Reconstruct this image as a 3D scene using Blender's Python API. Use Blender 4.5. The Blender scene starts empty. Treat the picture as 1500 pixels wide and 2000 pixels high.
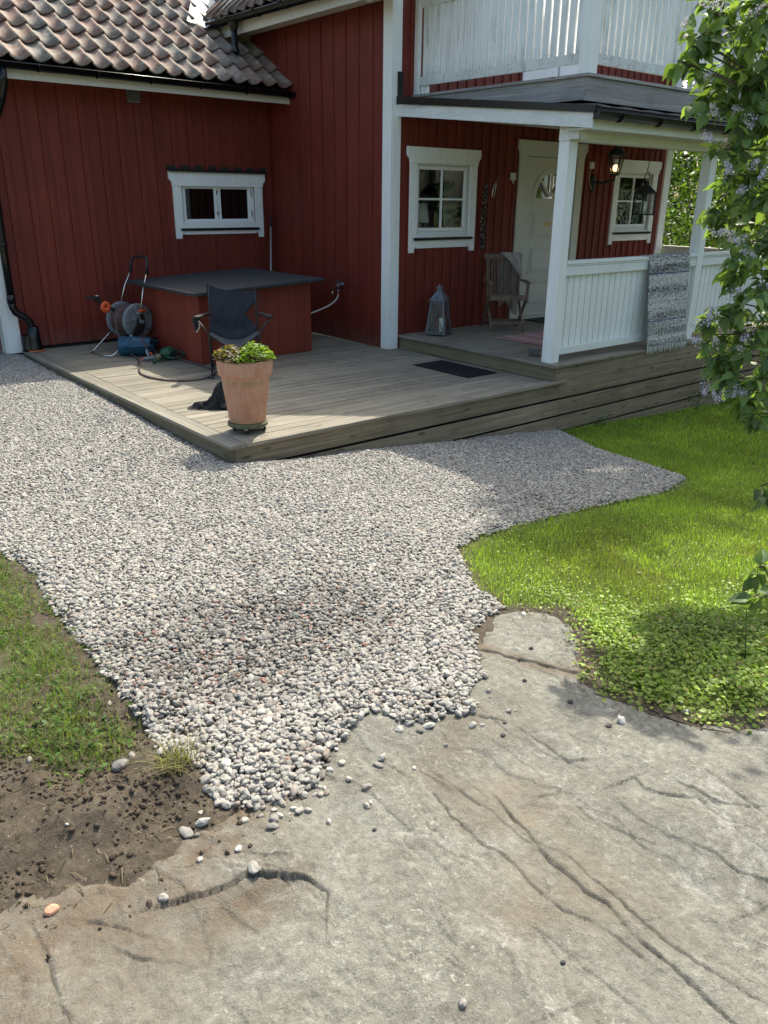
import bpy, math, random
import numpy as np
from mathutils import Vector, Matrix
R = math.radians
random.seed(7); rng = np.random.default_rng(7)
sc = bpy.context.scene
col = sc.collection

# ------------------------------------------------------------------ camera, sky, sun
cam_d = bpy.data.cameras.new('camera'); cam = bpy.data.objects.new('camera', cam_d); col.objects.link(cam)
sc.camera = cam
CY, CP, CR = 0.693, -0.374, 0.011
CAM = Vector((-2.785, -5.152, 1.735))
fwd = Vector((math.sin(CY)*math.cos(CP), math.cos(CY)*math.cos(CP), math.sin(CP)))
rt0 = Vector((math.cos(CY), -math.sin(CY), 0)); up0 = rt0.cross(fwd)
rt = rt0*math.cos(CR)+up0*math.sin(CR); up = -rt0*math.sin(CR)+up0*math.cos(CR)
m = Matrix((rt, up, -fwd)).transposed().to_4x4(); m.translation = CAM
cam.matrix_world = m
cam_d.sensor_fit = 'VERTICAL'; cam_d.sensor_height = 36.0; cam_d.lens = 36*1561.6/2000
cam_d.clip_start = 0.05; cam_d.clip_end = 800
AZ, EL = R(28), R(55)
world = bpy.data.worlds.new("World"); sc.world = world; world.use_nodes = True
wn = world.node_tree.nodes; wl = world.node_tree.links
sky = wn.new('ShaderNodeTexSky'); sky.sky_type = 'NISHITA'; sky.sun_disc = False
sky.sun_elevation = EL; sky.sun_rotation = math.pi/2-AZ; sky.air_density = 1.0; sky.dust_density = 4.0
bg = wn['Background']; bg.inputs[1].default_value = 0.15
tint = wn.new('ShaderNodeMix'); tint.data_type = 'RGBA'; tint.blend_type = 'MULTIPLY'; tint.inputs[0].default_value = 1; tint.inputs[7].default_value = (1.0, 1.015, .93, 1)
wl.new(sky.outputs[0], tint.inputs[6]); wl.new(tint.outputs[2], bg.inputs[0])
sd = bpy.data.lights.new('sun', 'SUN'); sun = bpy.data.objects.new('sun', sd); col.objects.link(sun)
sd.energy = 2.9; sd.angle = R(0.53); sd.color = (1.0, 0.95, 0.82)
dv = Vector((math.cos(AZ)*math.cos(EL), math.sin(AZ)*math.cos(EL), math.sin(EL)))
sun.rotation_euler = dv.to_track_quat('Z', 'Y').to_euler(); sun.location = dv*30
sc.view_settings.view_transform = 'Standard'; sc.view_settings.look = 'None'
sc.view_settings.gamma = 1; sc.view_settings.exposure = 1.15
sc.cycles.use_adaptive_sampling = True
sc.cycles.max_bounces = 8; sc.cycles.transparent_max_bounces = 12

# ------------------------------------------------------------------ numpy noise
def _h(ix, iy, s):
    n = (ix*374761393 + iy*668265263 + s*2147483647) & 0xffffffff
    n = ((n ^ (n >> 13))*1274126177) & 0xffffffff
    return ((n ^ (n >> 16)) & 0xffffff)/float(0xffffff)
def vn(x, y, s=0):
    x = np.asarray(x, float); y = np.asarray(y, float)
    xi = np.floor(x).astype(np.int64); yi = np.floor(y).astype(np.int64)
    u = x-xi; v = y-yi; u = u*u*(3-2*u); v = v*v*(3-2*v)
    return (_h(xi, yi, s)*(1-u)+_h(xi+1, yi, s)*u)*(1-v)+(_h(xi, yi+1, s)*(1-u)+_h(xi+1, yi+1, s)*u)*v
def fbm(x, y, s=0, o=4, g=0.5):
    t = 0; a = 1; n = 0
    x = np.asarray(x, float); y = np.asarray(y, float)
    for i in range(o):
        t = t+a*vn(x*2**i+i*17.3, y*2**i-i*9.1, s+i); n += a; a *= g
    return t/n-0.5
def seg_dist(px, py, pts):
    """distance and signed side to a polyline"""
    best = np.full(px.shape, 1e9); side = np.zeros(px.shape)
    for (ax, ay), (bx, by) in zip(pts[:-1], pts[1:]):
        dx, dy = bx-ax, by-ay; L = dx*dx+dy*dy+1e-12
        t = np.clip(((px-ax)*dx+(py-ay)*dy)/L, 0, 1)
        d = np.hypot(px-ax-t*dx, py-ay-t*dy)
        sd_ = np.sign(dx*(py-ay)-dy*(px-ax))
        m_ = d < best; best = np.where(m_, d, best); side = np.where(m_, sd_, side)
    return best, side
def sdf(px, py, poly):
    """signed distance to polygon, positive inside"""
    px = np.asarray(px, float); py = np.asarray(py, float)
    d, _ = seg_dist(px, py, list(poly)+[poly[0]])
    ins = np.zeros(px.shape, bool); n = len(poly)
    for i in range(n):
        x1, y1 = poly[i]; x2, y2 = poly[(i+1) % n]
        if y1 == y2: continue
        c = ((y1 > py) != (y2 > py)) & (px < (x2-x1)*(py-y1)/(y2-y1)+x1)
        ins ^= c
    return np.where(ins, d, -d)

# ------------------------------------------------------------------ mesh builder
class MB:
    def __init__(s): s.v = []; s.f = []; s.r = []
    def add(s, vs, fs, r=None):
        o = len(s.v); r = random.random() if r is None else r
        s.v += [tuple(p) for p in vs]; s.r += [r]*len(vs)
        s.f += [tuple(i+o for i in f) for f in fs]; return s
    def box(s, x0, x1, y0, y1, z0, z1, r=None):
        if x0 > x1: x0, x1 = x1, x0
        if y0 > y1: y0, y1 = y1, y0
        if z0 > z1: z0, z1 = z1, z0
        vs = [(x, y, z) for z in (z0, z1) for y in (y0, y1) for x in (x0, x1)]
        return s.add(vs, [(0, 2, 3, 1), (4, 5, 7, 6), (0, 1, 5, 4), (2, 6, 7, 3), (0, 4, 6, 2), (1, 3, 7, 5)], r)
    def beam(s, p, q, w, h, upv=(0, 0, 1), r=None):
        p, q = Vector(p), Vector(q); d = (q-p).normalized(); u = Vector(upv)
        if abs(d.dot(u)) > .98: u = Vector((0, 1, 0))
        sd_ = d.cross(u).normalized(); u = sd_.cross(d).normalized()
        vs = []
        for c in (p, q):
            for a, b in ((-1, -1), (1, -1), (1, 1), (-1, 1)): vs.append(c+sd_*a*w/2+u*b*h/2)
        return s.add(vs, [(3, 2, 1, 0), (4, 5, 6, 7), (0, 1, 5, 4), (1, 2, 6, 5), (2, 3, 7, 6), (3, 0, 4, 7)], r)
    def tube(s, pts, rad, n=8, cap=True, r=None):
        pts = [Vector(p) for p in pts]; N = len(pts)
        rads = list(rad) if hasattr(rad, '__len__') else [rad]*N
        vs = []; fs = []; prev = None
        for i, p in enumerate(pts):
            d = (pts[min(i+1, N-1)]-pts[max(i-1, 0)]).normalized()
            if prev is None:
                a = Vector((0, 0, 1)) if abs(d.z) < .9 else Vector((1, 0, 0)); u = d.cross(a).normalized()
            else:
                u = (prev-d*prev.dot(d)).normalized()
            prev = u; w = d.cross(u)
            for k in range(n):
                t = 2*math.pi*k/n; vs.append(p+(u*math.cos(t)+w*math.sin(t))*rads[i])
        for i in range(N-1):
            for k in range(n):
                a = i*n+k; b = i*n+(k+1) % n; fs.append((a, b, b+n, a+n))
        if cap: fs += [tuple(range(n-1, -1, -1)), tuple((N-1)*n+k for k in range(n))]
        return s.add(vs, fs, r)
    def cyl(s, c, rad, h, n=24, axis='z', r=None):
        c = Vector(c); d = {'z': Vector((0, 0, h)), 'y': Vector((0, h, 0)), 'x': Vector((h, 0, 0))}[axis]
        return s.tube([c, c+d], rad, n, True, r)
    def lathe(s, prof, c=(0, 0, 0), n=32, r=None, sx=1, sy=1):
        vs = []; fs = []
        for (rr, z) in prof:
            for k in range(n):
                t = 2*math.pi*k/n; vs.append((c[0]+rr*math.cos(t)*sx, c[1]+rr*math.sin(t)*sy, c[2]+z))
        for i in range(len(prof)-1):
            for k in range(n):
                a = i*n+k; b = i*n+(k+1) % n; fs.append((a, b, b+n, a+n))
        return s.add(vs, fs, r)
    def prism(s, poly, plane, c0, c1, r=None):
        """poly of (u,w); plane 'xz' extruded in y c0..c1, 'yz' extruded in x, 'xy' extruded in z"""
        n = len(poly)
        f = {'xz': lambda u, w, c: (u, c, w), 'yz': lambda u, w, c: (c, u, w), 'xy': lambda u, w, c: (u, w, c)}[plane]
        vs = [f(u, w, c0) for u, w in poly]+[f(u, w, c1) for u, w in poly]
        fs = [tuple(range(n)), tuple(range(2*n-1, n-1, -1))]+[(i, i+n, (i+1) % n+n, (i+1) % n) for i in range(n)]
        return s.add(vs, fs, r)
    def sphere(s, c, rx, ry=None, rz=None, n=14, mrow=8, r=None):
        ry = ry or rx; rz = rz or rx
        prof = [(math.sin(math.pi*i/mrow), -math.cos(math.pi*i/mrow)*rz) for i in range(mrow+1)]
        prof = [(max(a, .001), b) for a, b in prof]
        return s.lathe(prof, c, n, r, sx=rx, sy=ry)
    def build(s, name, mat, parent=None, smooth=False, bevel=0.0, local=False, fixn=True):
        me = bpy.data.meshes.new(name)
        off = Vector((0, 0, 0))
        if parent is not None and not local: off = worldloc(parent)
        me.from_pydata([(x-off.x, y-off.y, z-off.z) for x, y, z in s.v], [], s.f)
        a = me.attributes.new('rnd', 'FLOAT', 'POINT'); a.data.foreach_set('value', np.array(s.r, np.float32))
        if fixn:
            import bmesh
            bm = bmesh.new(); bm.from_mesh(me); bmesh.ops.recalc_face_normals(bm, faces=bm.faces); bm.to_mesh(me); bm.free()
        me.materials.append(mat)
        if smooth: me.polygons.foreach_set('use_smooth', [True]*len(me.polygons))
        o = bpy.data.objects.new(name, me); col.objects.link(o)
        if parent is not None: o.parent = parent
        if bevel > 0:
            b = o.modifiers.new('b', 'BEVEL'); b.width = bevel; b.segments = 2; b.limit_method = 'ANGLE'; b.angle_limit = R(40)
        return o
def worldloc(o):
    v = Vector((0, 0, 0))
    while o is not None: v += o.location; o = o.parent
    return v
def npmesh(name, V, F, mat, parent=None, attrs=None, smooth=False):
    """V (n,3), F list of faces arrays (all same size k)"""
    me = bpy.data.meshes.new(name); V = np.asarray(V, np.float32); F = np.asarray(F, np.int32)
    if parent is not None:
        w = worldloc(parent); V = V-np.array([w.x, w.y, w.z], np.float32)
    n, k = F.shape
    me.vertices.add(len(V)); me.vertices.foreach_set('co', V.ravel())
    me.loops.add(n*k); me.loops.foreach_set('vertex_index', F.ravel())
    me.polygons.add(n); me.polygons.foreach_set('loop_start', np.arange(n, dtype=np.int32)*k)
    try: me.polygons.foreach_set('loop_total', np.full(n, k, np.int32))
    except Exception: pass
    for nm, (ty, arr) in (attrs or {}).items():
        a = me.attributes.new(nm, ty, 'POINT')
        if ty == 'FLOAT': a.data.foreach_set('value', np.asarray(arr, np.float32).ravel())
        elif ty == 'FLOAT_COLOR': a.data.foreach_set('color', np.asarray(arr, np.float32).ravel())
        else: a.data.foreach_set('vector', np.asarray(arr, np.float32).ravel())
    me.update(calc_edges=True)
    if smooth: me.polygons.foreach_set('use_smooth', np.ones(n, bool))
    if mat is not None: me.materials.append(mat)
    o = bpy.data.objects.new(name, me); col.objects.link(o)
    if parent is not None: o.parent = parent
    return o
def thing(name, label, cat, loc=(0, 0, 0), rz=0, group=None):
    o = bpy.data.objects.new(name, None); o.empty_display_size = .1; col.objects.link(o)
    o.location = loc; o.rotation_euler = (0, 0, rz); return tag(o, label, cat, group)
def tag(o, label, cat, group=None, kind=None):
    if label: o['label'] = label
    if cat: o['category'] = cat
    if group: o['group'] = group
    if kind: o['kind'] = kind
    return o
def sub(name, parent, loc):
    o = bpy.data.objects.new(name, None); o.empty_display_size = .1; col.objects.link(o); o.parent = parent
    o.location = Vector(loc)-worldloc(parent); return o

# ------------------------------------------------------------------ materials
class NT:
    def __init__(s, name):
        s.m = bpy.data.materials.new(name); s.m.use_nodes = True; s.t = s.m.node_tree; s.n = s.t.nodes; s.l = s.t.links
        s.b = s.n['Principled BSDF']; s.out = s.n['Material Output']
        g = s.n.new('ShaderNodeNewGeometry'); s.pos = g.outputs['Position']
    def map(s, scale, vec=None):
        mp = s.n.new('ShaderNodeMapping'); mp.inputs['Scale'].default_value = scale
        s.l.new(vec or s.pos, mp.inputs['Vector']); return mp.outputs[0]
    def noise(s, vec, scale=1, detail=4, rough=.55, dist=0):
        t = s.n.new('ShaderNodeTexNoise'); t.inputs['Scale'].default_value = scale; t.inputs['Detail'].default_value = detail
        t.inputs['Roughness'].default_value = rough; t.inputs['Distortion'].default_value = dist; s.l.new(vec, t.inputs['Vector']); return t.outputs[0]
    def ramp(s, fac, stops):
        r = s.n.new('ShaderNodeValToRGB'); e = r.color_ramp.elements
        while len(e) < len(stops): e.new(.5)
        for el, (p, c) in zip(e, stops): el.position = p; el.color = (*c, 1) if len(c) == 3 else c
        s.l.new(fac, r.inputs[0]); return r.outputs[0]
    def rampf(s, fac, a, b, va=0., vb=1.):
        r = s.n.new('ShaderNodeMapRange'); r.inputs[1].default_value = a; r.inputs[2].default_value = b
        r.inputs[3].default_value = va; r.inputs[4].default_value = vb; s.l.new(fac, r.inputs[0]); return r.outputs[0]
    def mix(s, fac, a, b, mode='MIX'):
        x = s.n.new('ShaderNodeMix'); x.data_type = 'RGBA'; x.blend_type = mode
        for sock, v in ((x.inputs[0], fac), (x.inputs[6], a), (x.inputs[7], b)):
            if isinstance(v, (int, float)): sock.default_value = v
            elif isinstance(v, tuple): sock.default_value = (*v, 1)
            else: s.l.new(v, sock)
        return x.outputs[2]
    def math(s, op, a, b=0.):
        x = s.n.new('ShaderNodeMath'); x.operation = op
        for sock, v in ((x.inputs[0], a), (x.inputs[1], b)):
            if isinstance(v, (int, float)): sock.default_value = v
            else: s.l.new(v, sock)
        return x.outputs[0]
    def attr(s, name, ty='GEOMETRY', out='Fac'):
        a = s.n.new('ShaderNodeAttribute'); a.attribute_name = name; a.attribute_type = ty; return a.outputs[out]
    def bump(s, h, dist=.005, strength=.5, prev=None):
        b = s.n.new('ShaderNodeBump'); b.inputs['Distance'].default_value = dist; b.inputs['Strength'].default_value = strength
        s.l.new(h, b.inputs['Height'])
        if prev is not None: s.l.new(prev, b.inputs['Normal'])
        s.l.new(b.outputs[0], s.b.inputs['Normal']); return b.outputs[0]
    def set(s, color=None, rough=None, metal=None, spec=None):
        for k, v in (('Base Color', color), ('Roughness', rough), ('Metallic', metal), ('Specular IOR Level', spec)):
            if v is None: continue
            if isinstance(v, (int, float)): s.b.inputs[k].default_value = v
            elif isinstance(v, tuple): s.b.inputs[k].default_value = (*v, 1)
            else: s.l.new(v, s.b.inputs[k])
        return s
def sc_(c, k): return tuple(min(1, x*k) for x in c)
def painted(name, c, grain='z', rough=.6, var=.25, dirt=None, dirtamt=.0, bump=.001, spec=.4, fine=60, rv=.25, mould=None, splash=None):
    t = NT(name); S = {'z': (fine, fine, 2.2), 'x': (2.2, fine, fine), 'y': (fine, 2.2, fine)}[grain]
    g = t.noise(t.map(S), 1, 5, .6); big = t.noise(t.pos, 1.7, 4, .6)
    f = t.rampf(g, .3, .7, 1-var*.6, 1+var*.4)
    f2 = t.math('MULTIPLY', f, t.rampf(big, .3, .7, 1-var*.4, 1+var*.3))
    f3 = t.math('MULTIPLY', f2, t.rampf(t.attr('rnd'), 0, 1, 1-rv*.5, 1+rv*.5))
    colr = t.mix(1.0, c, f3, 'MULTIPLY')
    if dirt:
        dn = t.noise(t.map(sc_(S, .35) if False else tuple(x*.35 for x in S)), 1, 6, .7)
        d2 = t.math('MULTIPLY', t.rampf(dn, .5, .72), t.rampf(t.noise(t.pos, 3.1, 3), .42, .62))
        colr = t.mix(t.math('MULTIPLY', d2, dirtamt), colr, dirt)
    if mould or splash:
        sx = t.n.new('ShaderNodeSeparateXYZ'); t.l.new(t.pos, sx.inputs[0]); z = sx.outputs[2]; sp = t.noise(t.pos, 95, 5, .8); pt = t.noise(t.pos, 7, 4, .7)
        if mould:
            z0, z1, z2, amt = mould; band = t.math('MULTIPLY', t.rampf(z, z0, z0+.01), t.rampf(z, z1, z2, 1., .0))
            k = t.math('MULTIPLY', t.math('MULTIPLY', band, t.rampf(sp, .47, .60)), t.rampf(pt, .35, .6, .35, 1.)); colr = t.mix(t.math('MULTIPLY', k, amt), colr, (.085, .095, .075))
        if splash:
            k = t.math('MULTIPLY', t.rampf(z, splash, splash+.28, 1., 0.), t.rampf(t.noise(t.map((22, 22, 9)), 1, 5, .7), .38, .62)); colr = t.mix(t.math('MULTIPLY', k, .45), colr, (.16, .135, .105))
    t.set(colr, rough, spec=spec); t.bump(g, bump, .6); return t.m
def plain(name, c, rough=.5, metal=0., var=.15, scale=8, bump=0., spec=.5):
    t = NT(name); n = t.noise(t.pos, scale, 5, .6)
    t.set(t.mix(1.0, c, t.rampf(n, .3, .7, 1-var, 1+var), 'MULTIPLY'), rough, metal, spec)
    if bump: t.bump(t.noise(t.pos, scale*12, 3), bump, .5)
    return t.m
def weathered(name, c1, c2, grain='x', rough=.75, ring=1.0, algae=0.0, wet=0.0, rv=.3):
    """weathered timber: streaks, knots, per-board tone"""
    t = NT(name)
    fine, lng = 55, 1.6
    S = {'z': (fine, fine, lng), 'x': (lng, fine, fine), 'y': (fine, lng, fine)}[grain]
    rn = t.attr('rnd'); off = t.n.new('ShaderNodeCombineXYZ')
    for i in range(3): t.l.new(t.math('MULTIPLY', rn, 37.+i*11), off.inputs[i])
    va = t.n.new('ShaderNodeVectorMath'); va.operation = 'ADD'; t.l.new(t.pos, va.inputs[0]); t.l.new(off.outputs[0], va.inputs[1])
    g = t.noise(t.map(S, va.outputs[0]), 1, 6, .65, .4)
    S2 = tuple(x*.22 for x in S); g2 = t.noise(t.map(S2, va.outputs[0]), 1, 4, .6, 1.2)
    c = t.mix(t.rampf(g, .3, .72), c1, c2)
    c = t.mix(1.0, c, t.rampf(g2, .25, .75, .72, 1.25), 'MULTIPLY')
    c = t.mix(1.0, c, t.rampf(rn, 0, 1, 1-rv, 1+rv), 'MULTIPLY')
    # knots
    vo = t.n.new('ShaderNodeTexVoronoi'); vo.feature = 'F1'; vo.inputs['Scale'].default_value = 1
    KS = {'z': (11, 11, 3.2), 'x': (3.2, 11, 11), 'y': (11, 3.2, 11)}[grain]
    t.l.new(t.map(KS, va.outputs[0]), vo.inputs['Vector'])
    k = t.rampf(vo.outputs['Distance'], .07, .19, 1., 0.)
    c = t.mix(t.math('MULTIPLY', k, .75), c, sc_(c1, .35))
    dirty = t.rampf(t.noise(t.pos, 2.3, 5, .6), .45, .75)
    c = t.mix(t.math('MULTIPLY', dirty, .35), c, sc_(c1, .6))
    if algae: c = t.mix(t.math('MULTIPLY', t.rampf(t.noise(t.pos, 1.3, 5, .7), .42, .65), algae), c, (.10, .105, .045))
    t.set(c, rough, spec=.3); t.bump(g, .002, .7); return t.m

M = {}
M['red'] = painted('red_paint', (.165, .0235, .0130), 'z', .62, .38, (.07, .014, .01), .6, .0018, rv=.16, splash=-.02)
M['red_deep'] = painted('red_paint_box', (.195, .031, .016), 'z', .6, .35, (.06, .015, .01), .5, .0014, rv=.2)
M['white'] = painted('white_paint', (.83, .845, .83), 'z', .5, .10, (.42, .43, .41), .35, .0006, rv=.06)
M['white_dirty'] = painted('white_paint_weathered', (.80, .825, .82), 'z', .6, .14, (.20, .20, .18), .75, .001, rv=.08, mould=(2.88, 2.99, 3.10, .85))
M['white_x'] = painted('white_paint_rail', (.78, .80, .78), 'x', .5, .12, (.25, .26, .24), .6, .0006, rv=.06)
M['white_y'] = painted('white_paint_verge', (.77, .795, .785), 'y', .55, .12, (.2, .21, .19), .8, .0006, rv=.06, mould=(2.0, 2.9, 3., .45))
M['cream'] = painted('cream_paint', (.62, .61, .54), 'z', .5, .06, None, 0, .0002, rv=.03)
M['deck'] = weathered('deck_timber', (.155, .136, .102), (.335, .30, .235), 'x', .7, rv=.13)
M['deck_y'] = weathered('deck_timber_edge', (.145, .132, .105), (.31, .285, .23), 'y', .7, rv=.08)
M['fascia_x'] = weathered('fascia_timber', (.15, .115, .075), (.35, .285, .20), 'x', .75, algae=.22, rv=.12)
M['fascia_y'] = weathered('fascia_timber_side', (.12, .095, .06), (.26, .22, .145), 'y', .75, algae=.45, rv=.12)
M['grey_x'] = weathered('grey_timber', (.21, .195, .185), (.42, .40, .385), 'x', .7, rv=.08)
M['grey_y'] = weathered('grey_timber_side', (.21, .195, .185), (.40, .38, .365), 'y', .7, rv=.08)
M['teak'] = weathered('teak', (.11, .08, .058), (.25, .185, .135), 'z', .6, rv=.15)
M['blk'] = plain('black_metal', (.004, .005, .006), .25, 0., .2, 6, spec=.45)
M['blkmatt'] = plain('black_plastic', (.012, .014, .015), .5, 0., .3, 9)
M['felt'] = plain('roofing_felt', (.024, .027, .031), .85, 0., .3, 14, .0015)
M['steel'] = plain('steel', (.62, .62, .60), .25, 1., .1, 10)
M['chrome'] = plain('chrome', (.7, .7, .68), .18, 1., .05, 10)
M['zinc'] = plain('zinc', (.13, .145, .165), .5, .6, .35, 22, .001)
M['dark'] = plain('dark_fill', (.012, .012, .012), .9)  # near-black fill: unlit rooms, and shade put into colour in gaps and holes
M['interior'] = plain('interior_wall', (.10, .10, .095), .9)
M['soil_dark'] = plain('potting_soil', (.02, .014, .01), .95, 0, .4, 60, .004)
M['wax'] = plain('candle_wax', (.72, .70, .60), .45, 0, .05, 5)
M['shade'] = plain('lamp_shade', (.72, .71, .67), .8, 0, .05, 5)
M['brass'] = plain('brass', (.42, .33, .15), .35, .9, .2, 20)
M['orange'] = plain('orange_plastic', (.65, .10, .03), .4, 0, .1)
M['greyplast'] = plain('grey_plastic', (.17, .185, .20), .45, 0, .15, 10)
M['blueplast'] = plain('blue_plastic', (.012, .065, .115), .42, 0, .25, 12, spec=.4)
M['greenplast'] = plain('green_plastic', (.012, .075, .040), .4, 0, .25, 12, spec=.4)
M['palegreen'] = plain('pale_green_plastic', (.16, .30, .25), .45, 0, .15, 12)
M['hose'] = plain('hose_rubber', (.085, .052, .048), .55, 0, .2, 30)
M['hosewhite'] = plain('white_hose', (.62, .58, .50), .5, 0, .1, 30)
M['flash'] = plain('lead_flashing', (.26, .27, .27), .55, .1, .3, 12, .003)
M['termite'] = plain('terracotta_ring', (.45, .13, .06), .7)

def glass_mat(name, tint=(.9, .95, .93), rough=.0, refl=1.0):
    t = NT(name); t.n.remove(t.b)
    tr = t.n.new('ShaderNodeBsdfTransparent'); tr.inputs[0].default_value = (*tint, 1)
    gl = t.n.new('ShaderNodeBsdfGlossy'); gl.inputs['Roughness'].default_value = rough
    fr = t.n.new('ShaderNodeFresnel'); fr.inputs[0].default_value = 1.55
    mx = t.n.new('ShaderNodeMixShader'); t.l.new(t.math('MULTIPLY', fr.outputs[0], 1.6*refl), mx.inputs[0])
    t.l.new(tr.outputs[0], mx.inputs[1]); t.l.new(gl.outputs[0], mx.inputs[2]); t.l.new(mx.outputs[0], t.out.inputs[0]); return t.m
M['glass'] = glass_mat('window_glass')
M['lglass'] = glass_mat('lantern_glass', (.93, .96, .97), .05, .35)
def cloth_mat(name, c, c2=None, scale=300, rough=.85, trans=0., weave=True, sheen=.3):
    t = NT(name); w = t.noise(t.pos, scale, 2); big = t.noise(t.pos, 9, 4)
    cc = t.mix(t.rampf(big, .35, .65), c, c2 or sc_(c, .8))
    cc = t.mix(1.0, cc, t.rampf(w, .3, .7, .85, 1.15), 'MULTIPLY')
    t.set(cc, rough); t.b.inputs['Sheen Weight'].default_value = sheen; t.bump(w, .0008, .5)
    if trans:
        tb = t.n.new('ShaderNodeBsdfTranslucent'); t.l.new(cc, tb.inputs[0]); mx = t.n.new('ShaderNodeMixShader')
        mx.inputs[0].default_value = trans; t.l.new(t.b.outputs[0], mx.inputs[1]); t.l.new(tb.outputs[0], mx.inputs[2]); t.l.new(mx.outputs[0], t.out.inputs[0])
    return t.m
M['navy'] = cloth_mat('navy_canvas', (.008, .011, .019), (.013, .017, .027), sheen=.12)
M['blackcloth'] = cloth_mat('black_cloth', (.006, .006, .007), (.010, .010, .012), sheen=.1)
M['shawl'] = cloth_mat('beige_shawl', (.30, .255, .235), (.36, .31, .285), 500)
M['screen'] = cloth_mat('white_wind_screen', (.92, .93, .93), (.90, .91, .91), 200, trans=.92)
M['curtain'] = cloth_mat('curtain', (.16, .165, .16), (.12, .125, .12), 150)
M['curtain_w'] = cloth_mat('white_curtain', (.42, .43, .41), (.36, .37, .35), 150)

def leaf_mat(name, trans=.45, rough=.45, gain=1.0, nrm=0.):
    t = NT(name); c = t.attr('col', out='Color'); c = t.mix(1.0, c, (gain, gain, gain), 'MULTIPLY')
    t.set(c, rough, spec=.4)
    tb = t.n.new('ShaderNodeBsdfTranslucent'); t.l.new(t.mix(1.0, c, (1.5, 1.6, .55), 'MULTIPLY'), tb.inputs[0])
    mx = t.n.new('ShaderNodeMixShader'); mx.inputs[0].default_value = trans
    t.l.new(t.b.outputs[0], mx.inputs[1]); t.l.new(tb.outputs[0], mx.inputs[2]); t.l.new(mx.outputs[0], t.out.inputs[0]); return t.m
M['leaf'] = leaf_mat('leaf'); M['grass'] = leaf_mat('grass_blade', .5, .55)
M['clod'] = plain('soil_clod', (.075, .058, .042), .95, 0, .5, 70, .002, .15)
M['petal'] = leaf_mat('petal', .2, .7)
M['bark'] = plain('bark', (.085, .065, .045), .9, 0, .4, 25, .006)
def roof_tile():
    t = NT('clay_tile'); rn = t.attr('rnd')
    c = t.ramp(rn, [(0, (.19, .105, .075)), (.25, (.25, .15, .11)), (.5, (.21, .13, .105)), (.72, (.18, .145, .12)), (.88, (.24, .16, .13)), (1, (.15, .135, .115))])
    n = t.noise(t.pos, 9, 6, .7); c = t.mix(t.math('MULTIPLY', t.rampf(n, .46, .62), .8), c, (.33, .31, .26))
    n2 = t.noise(t.pos, 34, 5, .75); c = t.mix(t.math('MULTIPLY', t.rampf(n2, .56, .66), .8), c, (.05, .045, .04))
    n3 = t.noise(t.pos, 21, 4, .8); c = t.mix(t.math('MULTIPLY', t.rampf(n3, .62, .70), .8), c, (.40, .39, .33))
    t.set(c, t.rampf(n, .3, .7, .62, .85), spec=.35); t.bump(n2, .002, .6); return t.m
M['tile'] = roof_tile()
def terracotta():
    t = NT('terracotta'); n = t.noise(t.pos, 6, 5, .65); s_ = t.noise(t.map((40, 40, 3)), 1, 4, .6)
    c = t.mix(t.rampf(n, .35, .68), (.42, .205, .130), (.48, .275, .195))
    c = t.mix(t.math('MULTIPLY', t.rampf(s_, .5, .75), .4), c, (.66, .50, .40))
    sx = t.n.new('ShaderNodeSeparateXYZ'); t.l.new(t.pos, sx.inputs[0]); z = sx.outputs[2]
    ring = t.math('MULTIPLY', t.rampf(z, .37, .425), t.rampf(z, .425, .435, 1., 0.))
    low = t.rampf(z, .06, .16, 1., 0.)
    alg = t.math('MULTIPLY', t.math('ADD', ring, t.math('MULTIPLY', low, .5)), t.rampf(t.noise(t.map((30, 30, 5)), 1, 4), .4, .62))
    c = t.mix(t.math('MULTIPLY', alg, .75), c, (.20, .19, .06))
    t.set(c, .8, spec=.25); t.bump(t.noise(t.pos, 90, 3), .001, .5); return t.m
M['terracotta'] = terracotta()
M['mossy'] = plain('mossy_wood', (.10, .105, .055), .85, 0, .4, 18, .002)
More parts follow.
